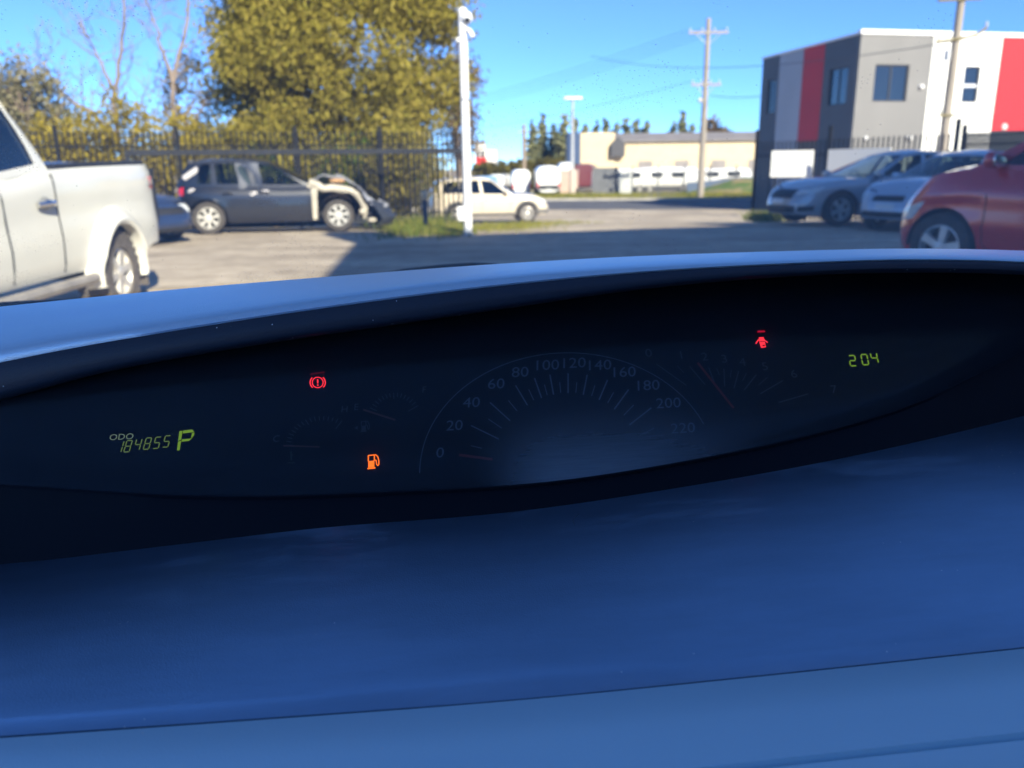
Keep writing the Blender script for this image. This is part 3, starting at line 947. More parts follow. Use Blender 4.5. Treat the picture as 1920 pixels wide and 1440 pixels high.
DRYGRASS = leaf_mat('dry_grass', [(.2, .2, .02), (.3, .27, .04), (.14, .18, .02), (.34, .28, .1)], .3)
grass('grass', 'green weeds growing at the gate end beside the hatchback bumper', [(-2.05, 16.6, .28, .7, 0, .8), (-1.5, 16.8, .3, .7, 0, .6), (-1.1, 16.2, .2, .4, 0, .5), (-2.2, 19.5, .5, 1.0, -.12, 1.5)], 4200, .16, 3, GRASS)
grass('grass', 'low dry grass on the driveway edge right of the white pole', [(-.3, 17.2, .5, .5, 0, .5), (.0, 18.5, .5, .5, -.03, .6), (1.2, 27.0, .8, .5, -.56, .7)], 2600, .12, 4, DRYGRASS)
grass('grass', 'weeds at the driveway corner by the silver sedan nose', [(6.3, 20.2, .16, .4, -.1, 1.2), (6.9, 22, .2, .4, -.2, 1.2)], 900, .17, 6, GRASS)
vsp = [(x, road_y(x, 58.5), 1.2, 1.6, -.79) for x in np.linspace(-14, 40, 40) if not 9.0 < x < 11.2]
grass('grass', 'yellow green grass strip along the far side of the road', vsp, 15000, .26, 5, DRYGRASS)

# ------------------------------------------------------------------ cars
_wheel_cache = {}
def wheel_meshes(R_, w, style, tyre_mat, rim_mat):
    key = (R_, w, style, tyre_mat.name, rim_mat.name)
    if key in _wheel_cache: return _wheel_cache[key]
    rr = R_ * (.66 if style != 'offroad' else .58)
    t_ = MB()
    h = w / 2
    prof = [(rr, -h * .8), (rr * 1.04, -h), (R_ * .93, -h), (R_ * .985, -h * .82), (R_, -h * .6), (R_, -h * .25)]
    prof += [(R_ * .975, -h * .22), (R_ * .975, -h * .16), (R_, -h * .13), (R_, h * .13), (R_ * .975, h * .16), (R_ * .975, h * .22)]
    prof += [(R_, h * .25), (R_, h * .6), (R_ * .985, h * .82), (R_ * .93, h), (rr * 1.04, h), (rr, h * .8)]
    t_.lathe(prof, 'y', 36)
    if style == 'offroad':
        for k in range(28):
            a = 2 * math.pi * k / 28
            for s in (-1, 1):
                c, sn = math.cos(a), math.sin(a)
                c2, s2 = math.cos(a + .12), math.sin(a + .12)
                y0, y1 = sorted((s * h * .45, s * h * 1.01))
                p = []
                for rad in (R_ * .95, R_ * 1.018):
                    p += [(rad * c, y0, rad * sn), (rad * c2, y0, rad * s2), (rad * c2, y1, rad * s2), (rad * c, y1, rad * sn)]
                t_.hexa(p)
    tm = t_.mesh('tyre', tyre_mat)
    r_ = MB()
    # outer side is -y
    r_.lathe([(rr * 1.0, -h * .86), (rr * .94, -h * .9), (rr * .9, -h * .7), (rr * .88, -h * .2), (rr * .88, h * .5), (0, h * .5)], 'y', 30)
    ns = {'five': 5, 'seven': 7, 'offroad': 6, 'multi': 10, 'cover': 9}[style]
    wsp = {'five': .2, 'seven': .13, 'offroad': .17, 'multi': .075, 'cover': .27}[style]
    for k in range(ns):
        a = 2 * math.pi * k / ns + .3
        ca, sa = math.cos(a), math.sin(a)
        def q(rad, off, y): return (rad * ca - off * sa, y, rad * sa + off * ca)
        w0, w1 = wsp * rr * .8, wsp * rr * 1.15
        r0_, r1_ = rr * .14, rr * .93
        r_.hexa([q(r0_, -w0, -h * .45), q(r1_, -w1, -h * .5), q(r1_, w1, -h * .5), q(r0_, w0, -h * .45),
                 q(r0_, -w0 * .9, -h * .8), q(r1_, -w1 * .8, -h * .88), q(r1_, w1 * .8, -h * .88), q(r0_, w0 * .9, -h * .8)])
    r_.lathe([(rr * .26, -h * .5), (rr * .25, -h * .84), (rr * .17, -h * .9), (0, -h * .92)], 'y', 18)
    rm = r_.mesh('rim', rim_mat)
    back = MB().lathe([(rr * .87, -h * .1), (0, -h * .1)], 'y', 20).mesh('brake_disc', mat('brake_dark', (.035, .033, .03), .7))
    _wheel_cache[key] = (tm, rm, back)
    return _wheel_cache[key]

class Car:
    def __init__(s, name, label, cat, loc, heading, sp):
        s.sp = sp
        s.root = thing(name, label, cat, loc, heading, sp.get('group'))
        s.nose, s.tail = sp['wb'] + sp['fo'], -sp['ro']
        s.xm, s.a = (s.nose + s.tail) / 2, (s.nose - s.tail) / 2
        s.hw = sp['W'] / 2
        s.zs = sp['sill']
        s.R = sp['R']
        s.Ra = sp.get('Ra', s.R + .05)
        s.n = sp.get('n', 5.5)
        s.prof = sp.get('prof', [(0, .93), (.12, .975), (.4, 1.0), (.68, .992), (.8, .985), (.9, .95), (1, .905)])
        s.fprof = sp.get('fprof', [(0, -.06), (.2, 0), (.45, 0), (.7, -.05), (.9, -.15), (1, -.3)])
        s.rprof = sp.get('rprof', [(0, -.05), (.25, 0), (.5, 0), (.8, -.05), (1, -.1)])
        s.stations()
        s.body()
    def zt(s, x): return smooth_interp(s.sp['top'], x)
    def stations(s):
        e = 2 / s.n
        pw = lambda c: math.copysign(abs(c) ** e, c)
        pts, acc = [], 0
        prev = None
        dense = []
        m45 = 2 ** (-1 / s.n)
        quad = [((1 - (m45 * k / 400) ** s.n) ** (1 / s.n), m45 * k / 400) for k in range(400)]
        quad += [(m45 * (1 - k / 900), (1 - (m45 * (1 - k / 900)) ** s.n) ** (1 / s.n)) for k in range(900)]
        loop = quad + [(-x_, y_) for x_, y_ in [(0.0, 1.0)] + quad[:0:-1]] + [(-x_, -y_) for x_, y_ in quad] + [(x_, -y_) for x_, y_ in [(0.0, 1.0)] + quad[:0:-1]] + [quad[0]]
        for p in loop:
            q = (p[0] * s.a, p[1] * s.hw)
            if prev: acc += math.hypot(q[0] - prev[0], q[1] - prev[1])
            prev = q
            dense.append((acc, p))
        s.per = acc
        st = []
        last = -1
        for (d, p) in dense:
            x = s.xm + p[0] * s.a
            near = any(abs(abs(x - xw) - s.Ra) < .05 for xw in (0, s.sp['wb'])) and abs(p[1]) > .6
            arch = any(abs(x - xw) < s.Ra + .08 for xw in (0, s.sp['wb'])) and abs(p[1]) > .6
            step = .012 if near else .03 if arch else .06
            if d - last >= step:
                st.append((d, p))
                last = d
        s.st = st
    def zbase(s, x, cy):
        zb = s.zs
        if abs(cy) > .6:
            for xw in (0, s.sp['wb']):
                d = abs(x - xw)
                if d < s.Ra: zb = max(zb, s.R + math.sqrt(max(0, s.Ra ** 2 - d ** 2)))
        end = s.sp.get('endlift', .04)
        if x > s.sp['wb'] + s.Ra: zb = max(zb, s.zs + end * min(1, (x - s.sp['wb'] - s.Ra) / .4))
        if x < -s.Ra: zb = max(zb, s.zs + end * 1.6 * min(1, (-x - s.Ra) / .4))
        return zb
    def point(s, p, z):
        """surface point of the lower body on plan direction p at height z"""
        xb = s.xm + p[0] * s.a
        zt = s.zt(xb)
        q = max(0, min(1, (z - s.zs) / (zt - s.zs)))
        dx = interp(s.fprof, q) if p[0] > 0 else -interp(s.rprof, q)
        k = abs(p[0]) ** 6
        y = p[1] * s.hw * interp(s.prof, q)
        for (x0, x1, tab) in s.sp.get('flare', []):
            if x0 < xb < x1:
                y *= 1 + tab * math.sin(math.pi * (xb - x0) / (x1 - x0)) ** .7 * max(0, 1 - abs(z - s.R - s.Ra * .8) / (s.Ra * 1.0))
        return Vector((xb + dx * k, y, z))
    def dir_at(s, d):
        d = d % s.per
        st = s.st
        lo, hi = 0, len(st) - 1
        while hi - lo > 1:
            m = (lo + hi) // 2
            if st[m][0] <= d: lo = m
            else: hi = m
        t = (d - st[lo][0]) / max(1e-6, st[hi][0] - st[lo][0])
        a, b = st[lo][1], st[hi][1]
        return (lerp(a[0], b[0], min(1, t)), lerp(a[1], b[1], min(1, t)))
    def arc_of_x(s, x, side):
        c = max(-1, min(1, (x - s.xm) / s.a))
        best = min(((abs(p[0] - c), d) for d, p in s.st if p[1] * side > .45))
        return best[1]
    def surf(s, d, z, off=0.0):
        P = s.point(s.dir_at(d), z)
        if off:
            e = .02
            t1 = s.point(s.dir_at(d + e), z) - s.point(s.dir_at(d - e), z)
            t2 = s.point(s.dir_at(d), z + e) - s.point(s.dir_at(d), z - e)
            nn = t1.cross(t2).normalized()
            P = P + nn * off
        return P
    def side(s, x, z, side, off=0.0): return s.surf(s.arc_of_x(x, side), z, off)
    def patch(s, name, mt, c, nu=8, nv=4, off=.008, parent=None, label=None):
        """c: four (arc, z) corners, counter-clockwise; a thin solid plate hugging the body"""
        mb = MB()
        for o_ in (off, -.02):
            rows = []
            for j in range(nv + 1):
                v = j / nv
                row = []
                for i in range(nu + 1):
                    u = i / nu
                    d = lerp(lerp(c[0][0], c[1][0], u), lerp(c[3][0], c[2][0], u), v)
                    z = lerp(lerp(c[0][1], c[1][1], u), lerp(c[3][1], c[2][1], u), v)
                    ed = min(u, 1 - u, v, 1 - v)
                    row.append(s.surf(d, z, o_ if ed > 0 or o_ < 0 else off * .3))
                rows.append(row)
            mb.grid(rows)
        return mb.build(name, mt, parent or s.root, label=label)
    def sidepatch(s, name, mt, poly, side, **kw):
        return s.patch(name, mt, [(s.arc_of_x(x, side), z) for x, z in poly], **kw)
    def seam(s, pts, side, r=.005, name='door_gap'):
        out = []
        for (x0, z0), (x1, z1) in zip(pts[:-1], pts[1:]):
            for k in range(6):
                t = k / 6
                out.append(s.side(lerp(x0, x1, t), lerp(z0, z1, t), side, .0))
        out.append(s.side(pts[-1][0], pts[-1][1], side, .0))
        return out
    def seams(s, lists, side, r=.006):
        mb = MB()
        for l in lists: mb.tube(s.seam(l, side), r, 5)
        return mb.build('door_gaps', SEAM, s.root)
    def body(s):
        sp = s.sp
        m = 12
        rows = [[] for _ in range(m)]
        keep = []
        for d, p in s.st:
            x = s.xm + p[0] * s.a
            zb, zt = s.zbase(x, p[1]), s.zt(x)
            for k in range(m):
                z = zb + (zt - zb) * k / (m - 1)
                rows[k].append(s.point(p, z))
            keep.append(x)
        mb = MB()
        n = len(s.st)
        vs = [v for r_ in rows for v in r_]
        cut = sp.get('cut', 1e9)
        fs = []
        for k in range(m - 1):
            for i in range(n):
                j = (i + 1) % n
                if keep[i] > cut or keep[j] > cut: continue
                fs.append((k * n + i, k * n + j, (k + 1) * n + j, (k + 1) * n + i))
        mb.add(vs, fs)
        # bonnet and boot decks
        top = rows[-1]
        def half(x):
            best = 0
            for v in top:
                if v.y > best and abs(v.x - x) < .05: best = v.y
            return best
        ends_x = max(v.x for v in top), min(v.x for v in top)
        def deck(x0, x1, crown, nn=12):
            L = [v for v in top if v.y >= 0]
            L.sort(key=lambda v: v.x)
            lx, ly, lz = [v.x for v in L], [v.y for v in L], [v.z for v in L]
            g_ = []
            for k in range(nn + 1):
                x = lerp(x0, x1, k / nn)
                w = float(np.interp(x, lx, ly))
                z = float(np.interp(x, lx, lz))
                fade = min(1, abs(x - (ends_x[0] if x0 > s.xm else ends_x[1])) / .35)
                g_.append([(x, w * q, z + crown * fade * (1 - q * q)) for q in np.linspace(-1, 1, 13)])
            return g_
        if 'bonnet' in sp and cut > 1e8:
            o = MB().grid(deck(sp['bonnet'], ends_x[0] - .002, sp.get('crown', .05), 14))
            o.build('bonnet', sp['paint'], s.root, angle=50)
        if 'boot' in sp:
            MB().grid(deck(ends_x[1] + .002, sp['boot'], sp.get('bcrown', .03), 8)).build('boot_lid', sp['paint'], s.root, angle=50)
        mb.build('body', sp['paint'], s.root, angle=40)
        # underbody, wheel housings
        ub = MB()
        ub.box(s.tail + .25, min(s.nose - .3, cut), -s.hw + .3, s.hw - .3, s.zs + .0, s.zs + .22)
        ub.box(.0 + s.Ra + .05, sp['wb'] - s.Ra - .05, -s.hw + .1, s.hw - .1, s.zs + .01, s.zs + .2)
        for xw in (0, sp['wb']):
            for sd in (-1, 1):
                ro = []
                for k in range(15):
                    a = math.pi * k / 14
                    x, z = xw + (s.Ra + .005) * math.cos(a), s.R + (s.Ra + .005) * math.sin(a)
                    ro.append([(x, sd * (s.hw - .06), z), (x, sd * (s.hw - .42), z)])
                ub.grid(ro)
                ub.add([(xw - s.Ra, sd * (s.hw - .42), s.zs)] + [(xw + (s.Ra + .005) * math.cos(math.pi - math.pi * k / 14), sd * (s.hw - .42), s.R + (s.Ra + .005) * math.sin(math.pi * k / 14)) for k in range(15)] + [(xw + s.Ra, sd * (s.hw - .42), s.zs)], [tuple(range(17))])
        ub.build('underbody', DARK, s.root)
        # wheels
        tm, rm, bk_ = wheel_meshes(s.R, sp.get('tw', .215), sp.get('wheel', 'five'), sp.get('tyre', RUBBER), sp.get('rim', ALLOY))
        rng_ = random.Random(len(sp['paint'].name))
        for xw in (0, sp['wb']):
            for sd in (-1, 1):
                ww = put('wheel', tm, s.root, (xw, sd * (s.hw - .02 - sp.get('tw', .215) / 2 + sp.get('track', 0)), s.R), (0, 0, 0 if sd < 0 else math.pi))
                ri = put('rim', rm, ww)
                ri.rotation_euler = (0, rng_.uniform(0, 6), 0)
                put('brake_disc', bk_, ww)
    def greenhouse(s):
        sp = s.sp
        cols = sp['cols']           # (x at belt, x at roof, z at roof) boundaries, front to back
        kinds = sp['kinds']         # one per segment
        wr = sp['wr']               # half width at the roof edge
        gl = sp.get('glass', CAR_GLASS)
        NU, ts = 4, [0, .09, .3, .5, .7, .86, 1]
        def belt(x):
            return (x, s.belt_y(x), s.zt(x) - .002)
        roofx = [(-c[1], c[2]) for c in cols]
        def zroof(xr): return smooth_interp(roofx, -xr) if len(roofx) > 2 else roofx[0][1]
        def colpts(u):              # u in segment units
            i = min(int(u), len(cols) - 2)
            t = u - i
            xb, xr = lerp(cols[i][0], cols[i + 1][0], t), lerp(cols[i][1], cols[i + 1][1], t)
            B = belt(xb)
            zr_ = zroof(xr)
            endf = min(u, len(cols) - 1 - u)
            w = wr * (1 - .06 * max(0, 1 - endf / .7) ** 2)
            T = (xr, w, zr_)
            return [Vector((lerp(B[0], T[0], q), lerp(B[1], T[1], q) + .028 * math.sin(math.pi * q), lerp(B[2], T[2], q))) for q in ts]
        solid = MB()
        for sd in (1, -1):
            fl = Vector((1, sd, 1))
            for i, kd in enumerate(kinds):
                cp_ = [colpts(i + k / NU) for k in range(NU + 1)]
                cp_ = [[Vector((v.x, v.y * sd, v.z)) for v in c] for c in cp_]
                if kd == 'p':
                    solid.grid([list(r_) for r_ in zip(*cp_)])
                else:
                    solid.grid([[c[k] for c in cp_] for k in (0, 1)])
                    solid.grid([[c[k] for c in cp_] for k in (5, 6)])
                    w_ = MB().grid([[c[k] - Vector((0, .008 * sd, 0)) for c in cp_] for k in (1, 2, 3, 4, 5)])
                    w_.build('side_window', gl, s.root)
        # roof
        us = np.linspace(0, len(cols) - 1, 4 * (len(cols) - 1) + 1)
        g_ = []
        cr = sp.get('rcrown', .045)
        for u in us:
            e = colpts(u)[-1]
            endf = min(1, .3 + min(u, len(cols) - 1 - u))
            g_.append([(e.x + (.06 * (1 - q * q) if u == 0 else 0) - (.05 * (1 - q * q) if u == us[-1] else 0), e.y * q, e.z + cr * endf * (1 - q * q)) for q in np.linspace(-1, 1, 11)])
        solid.grid(g_)
        solid.build('roof', sp['paint'], s.root, angle=45)
        # screens
        for (u, nm, bulge) in ((0, 'windscreen', .16), (len(cols) - 1, 'rear_window', -.1)):
            c = colpts(u)
            lo = .0 if nm == 'windscreen' else sp.get('rear_glass_from', .1)
            g_, low = [], []
            for k, v in enumerate(c):
                q = ts[k]
                row = [(v.x + bulge * (1 - y * y) * (1 - .62 * q), v.y * y, v.z + (cr * .3 * (1 - y * y) if k == len(c) - 1 else 0) + .03 * (1 - y * y) * (1 - q)) for y in np.linspace(-1, 1, 11)]
                g_.append(row)
            j0 = 0 if nm == 'windscreen' else 1
            MB().grid(g_[j0:]).build(nm, gl, s.root)
            if j0: MB().grid(g_[:2]).build('rear_panel', sp['paint'], s.root)
        # cabin: seats, dashboard, floor
        xw0, xe0 = cols[0][0], cols[-1][0]
        fl_ = MB()
        fl_.box(xe0 + .05, xw0 - .05, -s.hw + .14, s.hw - .14, s.zs + .22, s.zs + .26)
        zb_ = s.zt(xw0)
        fl_.add([(xw0 - .55, -s.hw + .12, zb_ - .12), (xw0 + .1, -s.hw + .12, zb_ - .02), (xw0 + .1, s.hw - .12, zb_ - .02), (xw0 - .55, s.hw - .12, zb_ - .12), (xw0 - .6, -s.hw + .12, zb_ - .5), (xw0 - .6, s.hw - .12, zb_ - .5)], [(0, 1, 2, 3), (0, 3, 5, 4)])
        fl_.build('cabin_floor', DARK, s.root)
        st_ = MB()
        rows_ = sp.get('seats', [1.15, .2])
        zc = s.zs + .25
        for i, xs_ in enumerate(rows_):
            for y in (-.37, .37):
                st_.rbox((xs_, y, zc + .2), .5, .5, .22, 4)
                st_.rbox((xs_ - .3, y, zc + .52), .16, .48, .62, 4)
                st_.rbox((xs_ - .34, y, zc + .93), .1, .27, .17, 3)
        st_.build('seats', SEAT, s.root)
        if sp.get('wheel_in', True):
            sy = -.37
            MB().tube([(xw0 - .62 + .05 * math.sin(a), sy + .18 * math.cos(a), zb_ - .02 + .17 * math.sin(a)) for a in np.linspace(0, 2 * math.pi, 17)], .014, 6).build('steering_wheel', DARK, s.root)
    def belt_y(s, x):
        p = s.dir_at(s.arc_of_x(x, 1))
        return s.point(p, s.zt(x)).y * .985
    def mirrors(s, x, z, mt=None, size=(.11, .2, .15)):
        for sd in (1, -1):
            y = s.belt_y(x) + .09
            o = MB().rbox((x, sd * y, z), *size, 3).build('wing_mirror', mt or s.sp['paint'], s.root)
            MB().rbox((x - size[0] * .42, sd * y, z), .03, size[1] * .84, size[2] * .8, 4).build('mirror_glass', CHROME, o)
    def handles(s, xs_, z, mt, side, big=False):
        for x in xs_:
            w, h = (.2, .035) if not big else (.22, .05)
            pts = [s.side(x + t * w, z + .012 * math.sin(math.pi * (t + .5)), side, .008 + .03 * math.sin(math.pi * (t + .5)) ** .6 + .002) for t in np.linspace(-.5, .5, 7)]
            o = MB().tube(pts, h / 2, 8).build('door_handle', mt, s.root)
            if big:
                c = s.side(x, z, side, .003)
                MB().ellipsoid(c + Vector((0, .0, .01)), .085, .008, .05).build('handle_cup', mat('handle_cup', (.3, .3, .28), .4), o)
    def arch_trim(s, mt, w=.07, out=.02, side=(1, -1), zmin=None, wheels=None):
        for xw in (wheels or (0, s.sp['wb'])):
            for sd in side:
                rows = []
                for k in range(25):
                    a = R(-8) + (math.pi + R(16)) * k / 24
                    def pt(rad, off):
                        x, z = xw + rad * math.cos(a), s.R + rad * math.sin(a)
                        z = max(z, zmin or s.zs)
                        v = s.side(x, min(z, s.zt(x) - .01), sd, 0)
                        return (x, v.y + sd * off, z)
                    r0_, r1_ = s.Ra - .012, s.Ra + w
                    e = pt(r0_, out)
                    rows.append([(e[0], e[1] - sd * .08, e[2]), e, pt(r0_ + w * .35, out * 1.15), pt(r1_ - .012, out * .8), pt(r1_, -.012)])
                MB().grid(rows).build('wheel_arch_trim', mt, s.root)

def paint(name, c, rough=.35, coat=.8, metal=0.0, var=.03, spec=.5):
    return mat(name, c, rough, metal=metal, coat=coat, var=var, scale=1.5, spec=spec)

# ---- the white pickup truck on the left
UTE_PAINT = paint('white_ute_paint', (.74, .73, .66), .4, .5)
uh = math.atan2(-.999, .045)
ute_wheel = Vector((-3.62, 7.28, 0))
hv = Vector((math.cos(uh), math.sin(uh), 0))
lv = Vector((-hv.y, hv.x, 0))      # left of the truck faces the camera side
UW = 1.8
uo = ute_wheel - lv * (UW / 2 - .1)
ute = Car('pickup_truck', 'white crew cab pickup truck with chrome door handle, parked tail away', 'pickup truck', (uo.x, uo.y, 0), uh, dict(
    wb=3.2, fo=.85, ro=1.32, W=UW, sill=.46, R=.37, Ra=.455, n=9, tw=.255, wheel='offroad', tyre=DIRTY_RUBBER, rim=ALLOY, paint=UTE_PAINT, track=.03,
    top=[(-1.4, 1.33), (1.0, 1.27), (1.6, 1.2), (2.8, 1.17), (3.3, 1.08), (4.1, .98)], bonnet=2.55, crown=.08, endlift=.06,
    prof=[(0, .95), (.1, .985), (.35, 1.0), (.62, .985), (.72, .99), (.9, .985), (.97, .97), (1, .95)],
    rprof=[(0, -.02), (.1, .03), (.3, .05), (.5, .02), (.9, .0), (1, -.02)],
    cols=[(2.95, 2.3, 1.73), (2.8, 2.25, 1.78), (2.15, 2.1, 1.83), (2.04, 2.0, 1.84), (1.08, 1.25, 1.83), (.93, 1.14, 1.81)],
    kinds=['p', 'g', 'p', 'g', 'p'], wr=.66, seats=[1.9, 1.3], glass=DARK_GLASS))
ute.greenhouse()
# bed: inner walls, floor, liner lip, tailgate, rear cab wall
b = MB()
bz = .74
yi = .80
b.box(-1.24, .93, -yi, yi, bz - .03, bz)
for sd in (-1, 1): b.box(-1.24, .93, sd * yi - .012, sd * yi + .012, bz, 1.29)
b.box(.93, .97, -yi, yi, bz, 1.26)
b.box(-1.29, -1.25, -yi, yi, bz, 1.29)
b.build('bed_liner', BLACK, ute.root, smooth=False)
for sd in (-1, 1):
    pts = [Vector((x, sd * (ute.belt_y(x) - .025), ute.zt(x) + .012)) for x in np.linspace(-1.25, .9, 14)]
    MB().tube(pts, .028, 8).build('bed_rail', BLACK, ute.root)
b = MB()
pts = [s_ for s_ in np.linspace(-1, 1, 9)]
b.grid([[(lerp(.95, 1.17, q), .85 * y * lerp(1, .8, q), lerp(1.265, 1.79, q)) for y in pts] for q in np.linspace(0, 1, 5)])
b.build('cab_back', UTE_PAINT, ute.root)
# wide flares over the wheels with mud flap
for xw in (0, 3.2):
    for sd in (1, -1):
        rows = []
        for k in range(33):
            a = R(-28) + R(236) * k / 32
            rr0 = ute.Ra - .015
            wd = .16
            def fp(rad, off):
                x, z = xw + rad * math.cos(a), ute.R + rad * math.sin(a)
                v = ute.side(x, max(.47, min(z, ute.zt(x) - .02)), sd, 0)
                return (x, v.y + sd * off, max(z, .30))
            e = fp(rr0, .075)
            rows.append([(e[0], e[1] - sd * .1, e[2]), e, fp(rr0 + .035, .092), fp(rr0 + wd * .55, .07), fp(rr0 + wd * .9, .018), fp(rr0 + wd, -.012)])
        MB().grid(rows).build('wheel_flare', UTE_PAINT, ute.root)
    for sd in (1, -1):
        x = xw - ute.Ra - .02
        MB().hexa([(x - .02, sd * .66, .19), (x, sd * .66, .19), (x, sd * .93, .19), (x - .02, sd * .93, .19), (x + .05, sd * .66, .62), (x + .07, sd * .66, .62), (x + .07, sd * .93, .62), (x + .05, sd * .93, .62)]).build('mud_flap', DIRTY_RUBBER, ute.root, smooth=False)
for sd in (1, -1):
    MB().tube([(.6, sd * .93, .40), (2.6, sd * .93, .40)], .045, 8).build('side_step', mat('dusty_step', (.33, .3, .26), .6, metal=.3, var=.2, scale=5), ute.root)
    ute.handles([1.14], 1.02, CHROME, sd, True)
    ute.handles([2.2], 1.05, CHROME, sd, True)
ute.seams([[(.96, 1.24), (.955, .9), (.95, .5)], [(1.7, 1.18), (1.72, .5)], [(2.62, 1.1), (2.6, .5)]], 1, .008)
ute.mirrors(2.45, 1.28)
for sd in (1, -1): MB().rbox((-1.33, sd * .62, 1.0), .05, .15, .36, 5).build('tail_lamp', RED_LAMP, ute.root)
for sd in (1,): 
    b = MB().rbox((-1.36, 0, .55), .14, 1.3, .18, 6)
    b.build('rear_bumper', UTE_PAINT, ute.root)
ute.patch('headlight', LAMP, [(.55, .74), (.95, .76), (.95, .93), (.55, .95)])
ute.patch('headlight', LAMP, [(-.95, .76), (-.55, .74), (-.55, .95), (-.95, .93)])
ute.patch('grille', CHROME, [(-.5, .74), (.5, .74), (.5, .93), (-.5, .93)])
# window surround rubber of the rear door
# badge lettering is made with the text helper below

# ---- the wrecked dark hatchback
GOLF_PAINT = paint('dark_blue_grey_paint', (.010, .012, .019), .3, .8, spec=.5)
gh = math.atan2(17.22 - 16.66, -3.54 + 6.16)
gv = Vector((math.cos(gh), math.sin(gh), 0))
grt = Vector((gv.y, -gv.x, 0))
gw = Vector((-6.16, 16.72, 0))
go = gw - grt * (.88 - .1)
golf = Car('hatchback', 'wrecked dark blue hatchback with stripped pale front wing and hanging bumper', 'car', (go.x, go.y, 0), gh, dict(
    wb=2.6, fo=.80, ro=.68, W=1.76, sill=.22, R=.325, Ra=.375, n=4.6, wheel='seven', rim=WHITE_ALLOY, paint=GOLF_PAINT, cut=2.08, tyre=RUBBER,
    top=[(-.8, .93), (-.3, .96), (.6, .945), (1.6, .92), (2.1, .93), (2.5, .93), (3.4, .75)],
    rprof=[(0, -.04), (.2, 0), (.5, .0), (.75, -.05), (1, -.08)],
    cols=[(2.12, 1.28, 1.40), (1.98, 1.2, 1.43), (1.0, .86, 1.485), (.9, .76, 1.487), (.22, .2, 1.475), (.12, .1, 1.47), (-.2, -.06, 1.455), (-.62, -.35, 1.40)],
    kinds=['p', 'g', 'p', 'g', 'p', 'g', 'p'], wr=.60, seats=[.95, .05]))
golf.greenhouse()
golf.sidepatch('tail_light', RED_LAMP, [(-.67, .80), (-.48, .78), (-.50, .95), (-.66, .95)], -1, off=.012)
golf.sidepatch('tail_light', RED_LAMP, [(-.48, .78), (-.67, .80), (-.66, .95), (-.50, .95)], 1, off=.012)
for sd in (1, -1):
    golf.seams([[(1.99, .9), (2.02, .6), (1.98, .26)], [(.94, .93), (.95, .6), (.93, .26)], [(.3, .93), (.36, .72), (.45, .6)]], sd)
    golf.handles([1.12, .42], .80, GOLF_PAINT, sd)
WHITE_PEN = mat('white_marker', (.65, .62, .62), .7)
scr = []
for k in range(60):
    t = k / 59
    x = lerp(-.42, -.14, t) + .028 * math.cos(t * 36)
    z = lerp(1.12, 1.30, t) + .05 * math.sin(t * 36)
    scr.append((x, z))
def gh_side(x, z, sd, off=.006):
    zb, zt_ = golf.zt(x), 1.45
    q = (z - zb) / (zt_ - zb)
    y = lerp(golf.belt_y(x), .60 * .96, q) + .028 * math.sin(math.pi * q) + off
    return Vector((x, sd * y, z))
MB().tube([gh_side(x, z, -1, .012) for x, z in scr], .011, 5).build('marker_writing', WHITE_PEN, golf.root)
b = MB()
for (cx_, cz_) in ((-.3, .88), (1.15, .83), (.93, .8)):
    b.tube([golf.side(cx_ + .07 * math.cos(t) * (1 - t / 30), cz_ + .03 * math.sin(t * 1.3), -1, .006) for t in np.linspace(0, 12, 40)], .007, 5)
b.build('marker_scribble', WHITE_PEN, golf.root)
# stripped front end
PRIMER = mat('pale_primer', (.40, .365, .30), .6, var=.25, scale=5)
SILVERP = mat('crumpled_silver', (.42, .42, .44), .4, metal=.3, var=.3, scale=4)
RUST = mat('rust_patch', (.34, .2, .1), .8, var=.3, scale=8)
for sd in (1, -1):
    y = sd * .76
    b = MB()
    b.hexa([(2.02, y - .05, .25), (2.16, y - .05, .25), (2.16, y + .05, .25), (2.02, y + .05, .25), (2.0, y - .05, .98), (2.2, y - .05, .98), (2.2, y + .05, .98), (2.0, y + .05, .98)])
    b.build('door_pillar', PRIMER, golf.root, smooth=False)
    b = MB()
    pth = [(2.03, 1.0, .075), (2.16, .95, .10), (2.34, .87, .075), (2.5, .885, .08), (2.7, .85, .09), (2.88, .83, .065), (3.0, .74, .075), (3.08, .6, .05), (3.16, .45, .07), (3.14, .24, .04)]
    b.tube([(x, y * (1 - .02 * i), z) for i, (x, z, r_) in enumerate(pth)], [p_[2] for p_ in pth], 8)
    b.build('wing_rail', PRIMER, golf.root)
    b = MB()
    rows = []
    for k in range(13):
        a = math.pi * k / 12
        rows.append([(2.6 + .41 * math.cos(a), sd * .83, .325 + .41 * math.sin(a)), (2.6 + .39 * math.cos(a), sd * .45, .325 + .43 * math.sin(a))])
    b.grid(rows)
    b.build('wheel_liner', mat('brown_liner', (.09, .065, .05), .9, var=.3, scale=6), golf.root)
rng = random.Random(4)
rows = []
for i in range(15):
    t = i / 14
    x = lerp(2.12, 3.62, t)
    z = interp([(2.12, 1.02), (2.3, 1.14), (2.5, 1.08), (2.68, 1.10), (2.9, .98), (3.1, .80), (3.3, .58), (3.45, .46), (3.62, .50)], x)
    rows.append([(x + .04 * rng.gauss(0, 1) * t, yy * (.74 - .1 * t), z + .05 * math.sin(yy * 7 + i) * t + .03 * rng.gauss(0, 1) * t + .04 * (1 - yy * yy)) for yy in np.linspace(-1, 1, 11)])
MB().grid(rows).build('crumpled_bonnet', SILVERP, golf.root, angle=60)
MB().rbox((2.62, -.62, 1.03), .34, .3, .10, 3).build('rust_patch', RUST, golf.root)
b = MB()
b.rbox((2.7, 0, .6), 1.0, 1.0, .62, 4); b.rbox((3.25, 0, .42), .35, 1.2, .42, 4)
